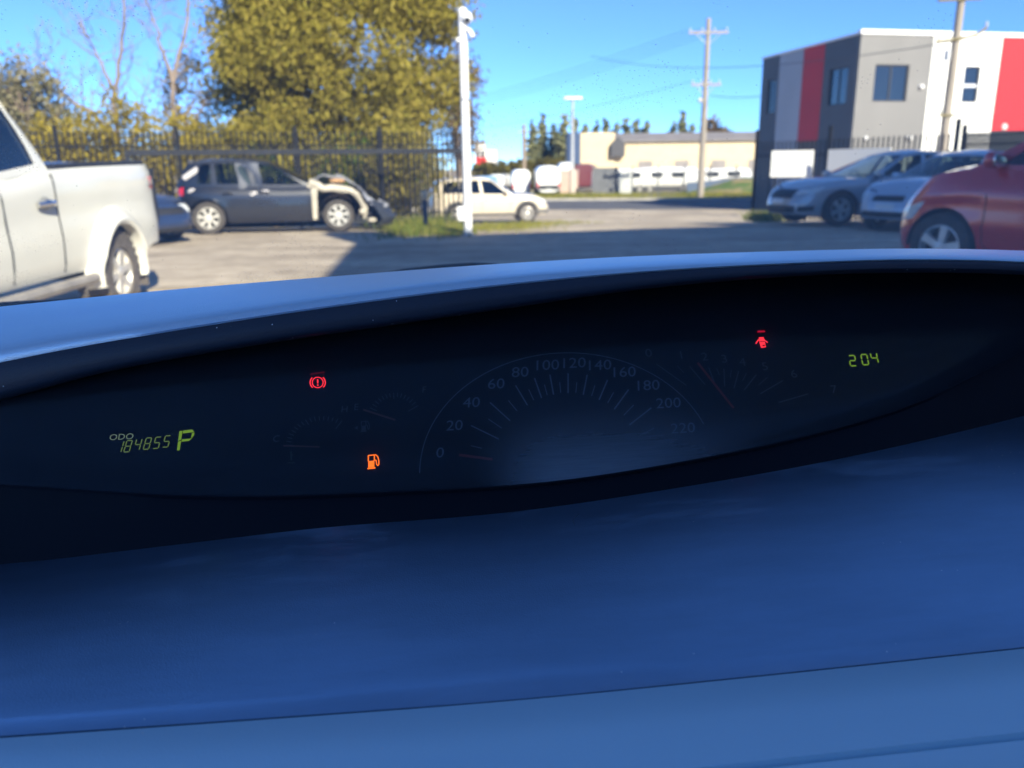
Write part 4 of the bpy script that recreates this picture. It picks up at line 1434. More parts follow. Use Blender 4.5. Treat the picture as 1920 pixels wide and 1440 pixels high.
b.build('engine_block', DARK, golf.root)
b = MB()
rows = []
for i in range(17):
    yy = lerp(-1, 1, i / 16)
    xo = 3.72 - .34 * abs(yy) ** 3
    rows.append([(xo - .12 + .03 * rng.gauss(0, 1), yy * .86, .06), (xo + .05, yy * .88, .1), (xo + .12, yy * .9, .26), (xo + .02, yy * .88, .42), (xo - .12, yy * .86, .50 + .12 * max(0, -yy)), (xo - .2, yy * .85, .47 + .1 * max(0, -yy))])
b.grid(rows)
b.build('hanging_bumper', mat('bumper_plastic', (.028, .032, .042), .5, var=.2), golf.root, angle=50)
b = MB(); b.rbox((3.1, -.7, .38), .14, .14, .14, 2); b.rbox((3.3, -.6, .2), .2, .2, .1, 2.5)
b.build('broken_fittings', PRIMER, golf.root)
# blue grey sheet covering the inside of the front door window
rows = []
for i in range(9):
    u = i / 8
    rows.append([(lerp(.62, 1.08, u) + .03 * math.sin(v * 5), -(lerp(golf.belt_y(.9), .62, v) + .035 + .02 * math.sin(u * 6 + v * 4)), lerp(.87, 1.41, v) - .06 * math.sin(u * 3.1) * (1 - v)) for v in np.linspace(0, 1, 7)])
MB().grid(rows).build('window_sheet', mat('blue_grey_sheet', (.022, .03, .055), .55, var=.2, scale=4), golf.root)

# ---- dark blue car nosing out behind the pickup
NAVYP = paint('navy_paint', (.018, .03, .075), .3, 1.0, spec=.7)
dh = math.atan2(-.42, .9)
dv = Vector((math.cos(dh), math.sin(dh), 0))
dn = Vector((-5.95, 14.35, 0)) - dv * 3.45
dk = Car('sedan', 'dark navy sedan mostly hidden behind the white pickup tail', 'car', (dn.x, dn.y, 0), dh, dict(
    wb=2.6, fo=.85, ro=1.0, W=1.7, sill=.2, R=.31, n=4.2, wheel='seven', paint=NAVYP,
    top=[(-1.1, .93), (-.5, .97), (1.0, .9), (1.9, .9), (2.4, .87), (3.0, .78), (3.5, .66)], bonnet=1.75, boot=-.4,
    cols=[(1.95, 1.15, 1.34), (1.8, 1.05, 1.37), (.85, .75, 1.42), (.75, .66, 1.42), (-.1, .05, 1.39), (-.55, -.1, 1.36)], kinds=['p', 'g', 'p', 'g', 'p'], wr=.56, seats=[.95, .1]))
dk.greenhouse()
dk.patch('headlight', LAMP, [(.5, .55), (.95, .58), (.98, .7), (.5, .68)], off=.015)
dk.patch('headlight', LAMP, [(-.98, .58), (-.5, .55), (-.5, .68), (-.95, .7)], off=.015)
dk.patch('grille', BLACK, [(-.42, .52), (.42, .52), (.42, .64), (-.42, .64)])
dk.patch('lower_grille', BLACK, [(-.6, .22), (.6, .22), (.6, .31), (-.6, .31)])
dk.mirrors(1.65, .97)

# ---- beige SUV beyond the fence
BEIGE = paint('pearl_beige_paint', (.56, .49, .38), .35, .7)
sh = math.atan2(.34, 2.6)
svv = Vector((math.cos(sh), math.sin(sh), 0))
srt = Vector((svv.y, -svv.x, 0))
zsuv = -.75
so = Vector((-1.95, 30.2, 0)) - srt * .8
suv = Car('suv', 'pale beige SUV parked on the verge behind the white pole', 'car', (so.x, so.y, zsuv), sh, dict(
    wb=2.62, fo=.88, ro=.98, W=1.82, sill=.28, R=.355, Ra=.42, n=4.6, wheel='multi', rim=ALLOY, paint=BEIGE, tyre=RUBBER,
    top=[(-1.0, 1.06), (0, 1.07), (1.4, 1.02), (2.0, 1.03), (2.5, 1.03), (3.1, .97), (3.6, .82)], bonnet=1.9, crown=.06,
    cols=[(2.12, 1.3, 1.58), (1.95, 1.2, 1.61), (1.0, .9, 1.66), (.9, .8, 1.66), (.1, .15, 1.63), (.02, .08, 1.63), (-.55, -.35, 1.59), (-.92, -.68, 1.54)],
    kinds=['p', 'g', 'p', 'g', 'p', 'g', 'p'], wr=.62, glass=DARK_GLASS, seats=[1.0, .1]))
suv.greenhouse()
GREYCLAD = mat('grey_cladding', (.13, .125, .12), .7)
suv.arch_trim(GREYCLAD, .06, .012)
for sd in (1, -1):
    suv.seams([[(1.95, .98), (1.98, .6), (1.9, .34)], [(.95, 1.02), (.96, .34)], [(.1, 1.03), (.4, .7), (.42, .5)]], sd)
    suv.sidepatch('sill_cladding', GREYCLAD, [(.45, .29), (2.15, .29), (2.15, .4), (.45, .4)] if sd < 0 else [(2.15, .29), (.45, .29), (.45, .4), (2.15, .4)], sd, nu=20)
    suv.handles([1.1, .3], .88, BEIGE, sd)
suv.mirrors(1.85, 1.13, None, (.14, .24, .18))
suv.patch('headlight', LAMP, [(.55, .72), (1.0, .76), (1.05, .92), (.55, .88)], off=.012)
suv.patch('headlight', LAMP, [(-1.05, .76), (-.55, .72), (-.55, .88), (-1.0, .92)], off=.012)
suv.patch('grille', BLACK, [(-.45, .7), (.45, .7), (.45, .84), (-.45, .84)])
suv.patch('lower_bumper', GREYCLAD, [(-1.2, .34), (1.2, .34), (1.2, .5), (-1.2, .5)], nu=20)
suv.patch('number_plate', PLATE, [(-.2, .54), (.2, .54), (.2, .64), (-.2, .64)], off=.02)
suv.sidepatch('tail_light', RED_LAMP, [(-.95, .9), (-.85, .9), (-.85, 1.04), (-.93, 1.04)], -1)

# ---- silver sedan on the right
SILVER = paint('silver_grey_paint', (.40, .42, .45), .3, .9, metal=.35, spec=.6)
def placed(heading, front_wheel, side, W, wb):
    h = Vector((math.cos(heading), math.sin(heading), 0))
    l = Vector((-h.y, h.x, 0))
    return Vector((front_wheel[0], front_wheel[1], 0)) - h * wb - l * side * (W / 2 - .1)
sdh = math.atan2(-.22, -.975)
o_ = placed(sdh, (6.75, 16.75), 1, 1.84, 2.78)
sed = Car('sedan', 'silver grey sedan at the end of the row, nearest the driveway', 'car', (o_.x, o_.y, 0), sdh, dict(
    wb=2.78, fo=.92, ro=1.1, W=1.84, sill=.2, R=.34, Ra=.39, n=4.0, wheel='five', rim=ALLOY, paint=SILVER, group='cars parked in the shade on the right',
    top=[(-1.2, 1.0), (-.6, 1.04), (.8, .98), (1.9, .94), (2.4, .95), (3.0, .90), (3.7, .74)], bonnet=1.9, boot=-.5, crown=.05,
    cols=[(2.25, 1.2, 1.40), (2.02, 1.08, 1.43), (.98, .8, 1.48), (.88, .7, 1.48), (-.05, .02, 1.44), (-.15, -.05, 1.435), (-.8, -.35, 1.39)],
    kinds=['p', 'g', 'p', 'g', 'p', 'p'], wr=.58, seats=[1.0, .05]))
sed.greenhouse()
for sd in (1, -1):
    sed.seams([[(2.1, .9), (2.14, .6), (2.05, .26)], [(.95, .94), (.96, .26)], [(-.05, .96), (.25, .6)]], sd)
    sed.handles([1.1, .18], .84, SILVER, sd)
    MB().tube([Vector((x, sd * (sed.belt_y(x) + .012), sed.zt(x) + .012)) for x in np.linspace(-.4, 2.05, 16)], .012, 6).build('chrome_strip', CHROME, sed.root)
sed.mirrors(1.98, 1.03)
for k in (1, -1):
    c = [(.48, .62), (1.0, .68), (1.12, .80), (.5, .74)]
    if k < 0: c = [(-c[1][0], c[1][1]), (-c[0][0], c[0][1]), (-c[3][0], c[3][1]), (-c[2][0], c[2][1])]
    hl = sed.patch('headlight', LAMP, c, off=.012)
    c2 = [(a * .96 + .02 * k, z_ + .01) for a, z_ in c]
    fg = [(.62, .30), (.95, .32), (.95, .42), (.62, .40)]
    if k < 0: fg = [(-fg[1][0], fg[1][1]), (-fg[0][0], fg[0][1]), (-fg[3][0], fg[3][1]), (-fg[2][0], fg[2][1])]
    sed.patch('fog_light_recess', BLACK, fg, off=.01)
sed.patch('grille', BLACK, [(-.42, .56), (.42, .56), (.42, .74), (-.42, .74)], off=.01)
sed.patch('lower_grille', BLACK, [(-.55, .27), (.55, .27), (.55, .42), (-.55, .42)], off=.01)
sed.patch('number_plate', PLATE, [(-.2, .45), (.2, .45), (.2, .55), (-.2, .55)], off=.02)

# ---- pale blue small sedan in the middle of the right row
PALEBLUE = paint('pale_blue_silver_paint', (.50, .58, .68), .3, .9, metal=.25, spec=.6)
mh = math.atan2(-.50, -.86)
o_ = placed(mh, (8.0, 14.9), 1, 1.70, 2.45)
mid = Car('small_car', 'pale blue small car between the silver sedan and the red SUV', 'car', (o_.x, o_.y, 0), mh, dict(
    wb=2.45, fo=.80, ro=.8, W=1.7, sill=.2, R=.30, n=4.0, wheel='seven', paint=PALEBLUE, group='cars parked in the shade on the right',
    top=[(-.9, .92), (-.4, .96), (.8, .93), (1.8, .93), (2.2, .92), (2.8, .84), (3.3, .68)], bonnet=1.75, boot=-.4, crown=.06,
    cols=[(2.02, 1.12, 1.35), (1.85, 1.02, 1.38), (.85, .72, 1.43), (.76, .64, 1.43), (-.1, .0, 1.39), (-.55, -.2, 1.35)], kinds=['p', 'g', 'p', 'g', 'p'], wr=.56, seats=[.95, .1]))
mid.greenhouse()
mid.mirrors(1.75, .99)
for k in (1, -1):
    c = [(.42, .56), (.86, .60), (.92, .74), (.44, .68)]
    if k < 0: c = [(-c[1][0], c[1][1]), (-c[0][0], c[0][1]), (-c[3][0], c[3][1]), (-c[2][0], c[2][1])]
    mid.patch('headlight', LAMP, c, off=.014)
    c = [(.62, .44), (.86, .44), (.86, .50), (.62, .50)]
    if k < 0: c = [(-c[1][0], c[1][1]), (-c[0][0], c[0][1]), (-c[3][0], c[3][1]), (-c[2][0], c[2][1])]
    mid.patch('indicator', ORANGE_LAMP, c, off=.014)
mid.patch('grille', BLACK, [(-.33, .56), (.33, .56), (.33, .66), (-.33, .66)], off=.01)
mid.patch('lower_grille', BLACK, [(-.6, .27), (.6, .27), (.6, .38), (-.6, .38)], off=.01)
mid.patch('number_plate', PLATE, [(-.2, .42), (.2, .42), (.2, .52), (-.2, .52)], off=.02)
for sd in (1, -1):
    mid.seams([[(1.95, .88), (1.98, .6), (1.9, .26)], [(.82, .9), (.83, .26)]], sd)
    mid.handles([.98, .2], .8, PALEBLUE, sd)

# ---- red hatchback closest on the right
REDP = paint('red_paint', (.60, .03, .03), .22, 1.0, metal=.1, spec=.6)
rh = math.atan2(.89, -.45)
o_ = placed(rh, (4.66, 8.7), 1, 1.77, 2.6)
red = Car('suv', 'deep red compact SUV closest on the right, cut off by the frame', 'car', (o_.x, o_.y, 0), rh, dict(
    wb=2.6, fo=.84, ro=.75, W=1.77, sill=.26, R=.36, Ra=.42, n=3.6, wheel='five', rim=ALLOY, paint=REDP, group='cars parked in the shade on the right',
    top=[(-.9, 1.18), (0, 1.18), (1.2, 1.13), (1.95, 1.16), (2.4, 1.17), (2.9, 1.10), (3.4, .90)], bonnet=2.0, crown=.08,
    prof=[(0, .93), (.12, .97), (.4, 1.0), (.6, .985), (.74, 1.0), (.86, .965), (1, .90)],
    cols=[(2.42, 1.52, 1.66), (2.15, 1.40, 1.69), (.95, .85, 1.74), (.85, .77, 1.74), (.05, .1, 1.71), (-.05, .0, 1.70), (-.7, -.4, 1.62)],
    kinds=['p', 'g', 'p', 'g', 'p', 'p'], wr=.6, seats=[1.0, .1]))
red.greenhouse()
for sd in (1, -1):
    red.seams([[(2.1, .93), (2.14, .6), (2.06, .27)], [(.9, .95), (.92, .27)]], sd)
    red.handles([1.05, .2], .86, REDP, sd)
red.mirrors(2.1, 1.26, None, (.14, .23, .17))
for k in (1, -1):
    c = [(.5, .60), (.92, .64), (1.1, .84), (.6, .72)]
    if k < 0: c = [(-c[1][0], c[1][1]), (-c[0][0], c[0][1]), (-c[3][0], c[3][1]), (-c[2][0], c[2][1])]
    red.patch('headlight', LAMP, c, off=.012)
red.patch('grille', BLACK, [(-.5, .32), (.5, .32), (.4, .52), (-.4, .52)], off=.01)
red.patch('number_plate', PLATE, [(-.2, .42), (.2, .42), (.2, .52), (-.2, .52)], off=.025)

# ---- vans and cars far across the road
VANW = paint('white_van_paint', (.8, .8, .78), .4, .4)
def van(name, label, cat, loc, rz, L, W, H, paint_, dz=.35, rounded=3.5, nose=False):
    t = thing(name, label, cat, loc, rz, 'vehicles standing across the road')
    b = MB()
    sx = []
    for k in range(9):
        x = lerp(-L / 2, L / 2, k / 8)
        e_ = 1 - .06 * (abs(k - 4) / 4) ** 6
        ring = []
        for j in range(28):
            a = 2 * math.pi * j / 28
            pw = lambda c: math.copysign(abs(c) ** (2 / rounded), c)
            y, z = W / 2 * pw(math.cos(a)) * e_, dz + (H - dz) / 2 + (H - dz) / 2 * pw(math.sin(a)) * e_
            if nose and x > L * .28 and z > H * .55: z = lerp(z, H * .55, (x - L * .28) / (L * .22))
            ring.append((x, y, z))
        sx.append(ring)
    b.grid(sx, True)
    b.add(sx[0], [tuple(range(28))]); b.add(sx[-1], [tuple(range(28))[::-1]])
    b.build('body', paint_, t, angle=50)
    tm, rm, bk_ = wheel_meshes(.33, .2, 'seven', RUBBER, ALLOY)
    for x in (-L * .3, L * .3):
        for sd in (-1, 1):
            w_ = put('wheel', tm, t, (x, sd * (W / 2 - .1), .33), (0, 0, 0 if sd < 0 else math.pi))
            put('rim', rm, w_)
    MB().box(-L / 2 + .2, L / 2 - .2, -W / 2 + .15, W / 2 - .15, .25, dz + .2).build('underbody', DARK, t, smooth=False)
    return t
ZL = -.9
# seen from behind: heading +Y
def rear_bits(t, L, W, H, glass=True, lights=True):
    x = -L / 2
    if glass: MB().rbox((x - .0, 0, H * .72), .05, W * .76, H * .26, 5).build('rear_window', BGLASS, t)
    if lights:
        for sd in (1, -1): MB().rbox((x + .0, sd * W * .43, H * .4), .06, .13, .36, 4).build('tail_light', RED_LAMP, t)
    MB().rbox((x - .02, 0, H * .25), .08, .5, .12, 5).build('number_plate', PLATE, t)
v1 = van('van', 'smaller white van seen from behind, left of the taller white van', 'van', (.84, 64, ZL), R(92), 4.4, 1.45, 2.05, VANW)
rear_bits(v1, 4.4, 1.45, 2.05, False)
v2 = van('van', 'taller white box van seen from behind with a red tail light', 'van', (2.82, 62.5, ZL), R(91), 4.8, 1.82, 2.3, VANW)
rear_bits(v2, 4.8, 1.82, 2.3, False)
MB().rbox((-2.42, 0, .75), .06, 1.5, .34, 5).build('bumper', BLACK, v2)
v3 = van('van', 'white flat roofed van behind the street lamp post', 'van', (4.9, 73, ZL), R(90), 4.2, 1.45, 2.6, VANW)
v4 = van('van', 'white panel van behind the grey cloth fence panel', 'van', (9.2, 68, ZL), R(4), 4.6, 1.8, 1.95, VANW)
v5 = van('van', 'white van behind the dark pickets left of the middle power pole', 'van', (13.0, 68.5, ZL), R(-5), 4.6, 1.8, 2.05, VANW)
v6 = van('van', 'white van behind the fence right of the middle power pole', 'van', (17.6, 69, ZL), R(3), 4.8, 1.8, 1.9, VANW)
for v_ in (v4, v5, v6):
    for k in (-1, 1):
        MB().rbox((k * .9, -.9, 1.45), 1.1, .06, .4, 5).build('side_window', BGLASS, v_)
v7 = van('car', 'white car far left of the smaller van, behind the beige SUV bonnet', 'car', (-.9, 80, ZL), R(80), 4.2, 1.7, 1.6, VANW)
v8 = van('car', 'light blue car far away between the white pole and the vans', 'car', (-2.2, 76, ZL), R(75), 4.0, 1.7, 1.5, paint('far_blue', (.3, .48, .62)))
v9 = van('car', 'white car with roof showing above the smaller white van', 'car', (.0, 86, ZL), R(85), 4.4, 1.9, 2.0, VANW)
v10 = van('truck', 'dark red truck beside the grey cloth fence panel', 'truck', (7.4, 80, ZL), R(80), 5, 2.0, 2.5, paint('maroon', (.13, .03, .035)))
bs = thing('brick_pier', 'pinkish brick pier and wall at the foot of the street lamp', 'wall', (3.75, 66, ZL))
MB().box(0.15, 1.75, 0, .3, 0, 1.85).build('wall', mat('pink_brick', (.42, .32, .27), .9, var=.15, scale=6), bs, smooth=False)
MB().box(.1, 1.8, -.04, .34, 1.852, 1.93).build('coping', CONC, bs, smooth=False)

# ------------------------------------------------------------------ text and flat-print helpers
def text_mesh(body, size, mt, shear=0.0, align='CENTER', extrude=0.0, bold=0.0):
    cu = bpy.data.curves.new('lettering', 'FONT')
    cu.body = body
    cu.size = size
    cu.shear = shear
    cu.align_x = align
    cu.align_y = 'CENTER'
    cu.extrude = extrude
    cu.offset = bold
    cu.resolution_u = 3
    tmp = bpy.data.objects.new('lettering', cu)
    col.objects.link(tmp)
    dg = bpy.context.evaluated_depsgraph_get()
    me = bpy.data.meshes.new_from_object(tmp.evaluated_get(dg))
    bpy.data.objects.remove(tmp)
    bpy.data.curves.remove(cu)
    me.materials.clear()
    me.materials.append(mt)
    return me

# badge on the pickup bed
BADGE = mat('badge_grey', (.22, .23, .24), .4)
BADGE_RED = mat('badge_red', (.6, .05, .05), .4)
for ch, x, mt_ in (('4', -.94, BADGE), ('X', -1.03, BADGE_RED), ('4', -1.12, BADGE)):
    me = text_mesh(ch, .15, mt_, extrude=.004, bold=.004)
    p0 = ute.side(x, 1.14, 1, .004)
    o = put('badge_letter', me, ute.root)
    t1 = (ute.side(x - .03, 1.14, 1) - ute.side(x + .03, 1.14, 1)).normalized()
    t2 = (ute.side(x, 1.17, 1) - ute.side(x, 1.11, 1)).normalized()
    nn = t1.cross(t2).normalized()
    t2 = nn.cross(t1)
    mm = Matrix((t1, t2, nn)).transposed().to_4x4()
    mm.translation = p0
    o.matrix_local = mm

# ------------------------------------------------------------------ the car around the camera
TH = R(7.5)
cabin = thing('car_cabin', 'inside of the car in front: dark blue dashboard with dim curved instrument cluster', 'car interior', (0, 0, 0), TH)
Rc = Matrix.Rotation(-TH, 3, 'Z')
def cray(px, py): return Rc @ (_f + _r * ((px - 960) / FPX) - _u * ((py - 720) / FPX))
def on_v(px, py, v):
    d = cray(px, py)
    return CAM + d * (v / d.y)
Fo = Vector((.08, .62, .983))
eA = Vector((1, 0, 0))
eB = Vector((0, .115, .135)).normalized()
eN = eA.cross(eB)
def on_plane(px, py, off=0.0):
    d = cray(px, py)
    return CAM + d * ((Fo + eN * off - CAM).dot(eN) / d.dot(eN))
FACE = -.022
def ab(px, py):
    p = on_plane(px, py, FACE) - Fo
    return p.dot(eA), p.dot(eB)
def face3(a, b, off=0.0): return Fo + eA * a + eB * b + eN * (FACE + off)

def dash_material(name, c, rough, spec, dust=.0, bscale=900, bump=.15, metal=0.0, scuff=0.0):
    m = bpy.data.materials.new(name)
    m.use_nodes = True
    nt = m.node_tree
    b = nt.nodes['Principled BSDF']
    b.inputs['Roughness'].default_value = rough
    b.inputs['Specular IOR Level'].default_value = spec
    b.inputs['Metallic'].default_value = metal
    tc = nt.nodes.new('ShaderNodeTexCoord')
    mp = nt.nodes.new('ShaderNodeMapping')
    mp.inputs['Scale'].default_value = (2.2, 9, 9)
    nt.links.new(tc.outputs['Object'], mp.inputs[0])
    n = nt.nodes.new('ShaderNodeTexNoise')
    n.inputs['Scale'].default_value = 3
    n.inputs['Detail'].default_value = 6
    n.inputs['Roughness'].default_value = .65
    nt.links.new(mp.outputs[0], n.inputs['Vector'])
    rp = nt.nodes.new('ShaderNodeValToRGB')
    rp.color_ramp.elements[0].position, rp.color_ramp.elements[1].position = .35, .8
    rp.color_ramp.elements[0].color = (*c, 1)
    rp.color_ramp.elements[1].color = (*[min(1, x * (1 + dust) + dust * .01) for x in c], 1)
    nt.links.new(n.outputs[0], rp.inputs[0])
    nt.links.new(rp.outputs[0], b.inputs['Base Color'])
    if scuff:
        ns = nt.nodes.new('ShaderNodeTexNoise')
        ns.inputs['Scale'].default_value = 2.3
        ns.inputs['Detail'].default_value = 9
        ns.inputs['Roughness'].default_value = .75
        nt.links.new(mp.outputs[0], ns.inputs['Vector'])
        ms = nt.nodes.new('ShaderNodeMapRange')
        ms.inputs[1].default_value, ms.inputs[2].default_value = .54, .74
        ms.inputs[3].default_value, ms.inputs[4].default_value = metal, metal - scuff
        nt.links.new(ns.outputs[0], ms.inputs[0])
        nt.links.new(ms.outputs[0], b.inputs['Metallic'])
    # dust grains
    vo = nt.nodes.new('ShaderNodeTexVoronoi')
    vo.inputs['Scale'].default_value = 130
    nt.links.new(tc.outputs['Object'], vo.inputs['Vector'])
    lt = nt.nodes.new('ShaderNodeMath')
    lt.operation = 'LESS_THAN'
    lt.inputs[1].default_value = .07
    nt.links.new(vo.outputs['Distance'], lt.inputs[0])
    n3 = nt.nodes.new('ShaderNodeTexNoise')
    n3.inputs['Scale'].default_value = 14
    nt.links.new(tc.outputs['Object'], n3.inputs['Vector'])
    gt_ = nt.nodes.new('ShaderNodeMath')
    gt_.operation = 'GREATER_THAN'
    gt_.inputs[1].default_value = .6
    nt.links.new(n3.outputs[0], gt_.inputs[0])
    ml = nt.nodes.new('ShaderNodeMath')
    ml.operation = 'MULTIPLY'
    nt.links.new(lt.outputs[0], ml.inputs[0])
    nt.links.new(gt_.outputs[0], ml.inputs[1])
    mx = nt.nodes.new('ShaderNodeMix')
    mx.data_type = 'RGBA'
    mx.inputs[7].default_value = (.95, .95, .95, 1)
    nt.links.new(ml.outputs[0], mx.inputs[0])
    nt.links.new(rp.outputs[0], mx.inputs[6])
    nt.links.new(mx.outputs[2], b.inputs['Base Color'])
    n2 = nt.nodes.new('ShaderNodeTexVoronoi')
    n2.inputs['Scale'].default_value = bscale
    nt.links.new(tc.outputs['Object'], n2.inputs['Vector'])
    bp = nt.nodes.new('ShaderNodeBump')
    bp.inputs['Strength'].default_value = bump
    bp.inputs['Distance'].default_value = .0006
    nt.links.new(n2.outputs['Distance'], bp.inputs['Height'])
    nt.links.new(bp.outputs[0], b.inputs['Normal'])
    return m
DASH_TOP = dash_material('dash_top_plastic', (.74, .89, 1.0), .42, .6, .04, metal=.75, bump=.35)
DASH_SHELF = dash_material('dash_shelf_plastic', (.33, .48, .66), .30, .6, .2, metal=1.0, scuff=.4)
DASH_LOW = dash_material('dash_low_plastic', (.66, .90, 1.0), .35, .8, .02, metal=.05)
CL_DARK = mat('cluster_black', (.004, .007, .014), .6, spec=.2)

PXS = list(range(-720, 2881, 60))
A_T = [(-420, 622), (0, 575), (300, 545), (600, 520), (900, 497), (1200, 480), (1500, 470), (1700, 466), (1920, 470), (2340, 492)]
B_T = [(-420, 745), (0, 656), (300, 607), (600, 562), (900, 525), (1200, 501), (1500, 487), (1700, 481), (1920, 486), (2340, 512)]
C_T = [(-420, 845), (0, 745), (200, 692), (480, 642), (720, 607), (960, 572), (1200, 538), (1440, 516), (1680, 506), (1920, 510), (2340, 540)]
D_T = [(-420, 880), (0, 908), (300, 927), (500, 930), (750, 921), (960, 910), (1100, 895), (1300, 862), (1500, 820), (1700, 762), (1850, 692), (1960, 640), (2340, 560)]
S_T = [(-420, 1075), (0, 1058), (300, 1025), (600, 990), (960, 960), (1300, 910), (1600, 855), (1920, 780), (2340, 670)]
F_T = [(0, 1345), (500, 1308), (960, 1268), (1450, 1226), (1920, 1180)]
G_T = [(0, 1374), (500, 1340), (960, 1306), (1450, 1258), (1920, 1208)]
H_T = [(0, 1384), (500, 1349), (960, 1314), (1450, 1266), (1920, 1216)]
K_T = [(0, 1580), (960, 1484), (1300, 1440), (1920, 1372)]
T = smooth_interp
rowA = [on_v(p, T(A_T, p), .80) for p in PXS]
rowB = [on_v(p, T(B_T, p), .70) for p in PXS]
rowC = [on_v(p, T(C_T, p), .690) for p in PXS]
def mixrow(a, b, t, dz=0.0, dv=0.0): return [p.lerp(q, t) + Vector((0, dv, dz)) for p, q in zip(a, b)]
rows = [[p + Vector((0, .42, -.12)) for p in rowA], [p + Vector((0, .2, -.045)) for p in rowA], [p + Vector((0, .07, -.009)) for p in rowA], rowA,
        mixrow(rowA, rowB, .35, .0012), mixrow(rowA, rowB, .7, .0020), mixrow(rowA, rowB, .9, .0012), rowB,
        mixrow(rowB, rowC, .08, .0004, -.0018), mixrow(rowB, rowC, .22, .0006, -.0034), mixrow(rowB, rowC, .3, -.001, -.001)]
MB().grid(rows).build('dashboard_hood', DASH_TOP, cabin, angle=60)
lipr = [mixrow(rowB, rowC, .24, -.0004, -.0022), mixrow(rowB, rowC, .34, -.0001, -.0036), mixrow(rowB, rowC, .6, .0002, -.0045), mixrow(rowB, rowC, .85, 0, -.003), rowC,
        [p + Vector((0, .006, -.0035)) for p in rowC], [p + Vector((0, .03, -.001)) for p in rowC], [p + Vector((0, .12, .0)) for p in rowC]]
MB().grid(lipr).build('hood_lip', dash_material('lip_plastic', (.022, .032, .055), .45, .5, .05, bump=.3), cabin, angle=60)  # near-black colour paints in the shade on the hood's rolled edge

dpx = lambda p: max(T(D_T, p), T(C_T, p) + 24)
rowD = [on_plane(p, dpx(p)) for p in PXS]
def rowS_pt(p):
    d = on_plane(p, dpx(p))
    return on_v(p, max(T(S_T, p), dpx(p) + 40), d.y - .032)
rowS = [rowS_pt(p) for p in PXS]
# bezel: thin lip under the lens, then the dark band down to the shelf
lip0 = [p + eN * -.006 + eB * .001 for p in rowD]
lip1 = [p + eN * .0012 for p in rowD]
lip2 = [p + eN * .0016 - eB * .0012 for p in rowD]
lip3 = [p - eB * .0030 - eN * .0008 for p in rowD]
MB().grid([lip0, lip1, lip2, lip3, mixrow(lip3, rowS, .5, .001), mixrow(lip3, rowS, .92, 0), rowS]).build('cluster_bezel', mat('bezel_plastic', (.008, .011, .018), .65, spec=.15, bump=.05, bscale=900), cabin, angle=60)
rowF = [on_v(p, T(F_T, p), .40) for p in PXS]
rowF2 = [on_v(p, lerp(T(F_T, p), T(G_T, p), .45), .393) for p in PXS]
rowG = [on_v(p, T(G_T, p), .386) + Vector((0, 0, -.002)) for p in PXS]
shelf = [[p + Vector((0, .002, -.006)) for p in rowS], rowS]
for t in (.06, .15, .28, .42, .56, .7, .82, .91, .96): shelf.append(mixrow(rowS, rowF, t, -.0030 * 4 * t * (1 - t)))
shelf += [rowF, rowF2, rowG, [p + Vector((0, .004, -.02)) for p in rowG]]
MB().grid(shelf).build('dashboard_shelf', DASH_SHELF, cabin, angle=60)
rowH = [on_v(p, T(H_T, p), .383) for p in PXS]
rowK = [on_v(p, T(K_T, p), .312) for p in PXS]
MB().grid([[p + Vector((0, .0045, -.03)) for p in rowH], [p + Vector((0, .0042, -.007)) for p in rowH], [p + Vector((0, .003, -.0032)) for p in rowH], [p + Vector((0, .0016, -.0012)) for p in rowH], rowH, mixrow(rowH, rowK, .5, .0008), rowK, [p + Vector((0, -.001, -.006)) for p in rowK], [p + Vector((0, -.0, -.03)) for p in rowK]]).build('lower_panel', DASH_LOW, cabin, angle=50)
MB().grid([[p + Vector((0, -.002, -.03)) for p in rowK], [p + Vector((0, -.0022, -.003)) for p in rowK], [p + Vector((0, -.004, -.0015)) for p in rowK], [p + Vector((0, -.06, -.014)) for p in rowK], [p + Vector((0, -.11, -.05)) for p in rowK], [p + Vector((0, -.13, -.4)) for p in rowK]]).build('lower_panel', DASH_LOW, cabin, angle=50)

scp = [on_v(p, y, v_) + Vector((0, 0, .0012)) for p, y, v_ in ((1086, 966, .57), (1074, 978, .566), (1080, 995, .556), (1110, 1014, .545), (1140, 1035, .533), (1158, 1058, .52), (1170, 1082, .508))]
MB().tube(scp, .00018, 5).build('hair', mat('pale_fibre', (.10, .13, .17), .8), cabin)
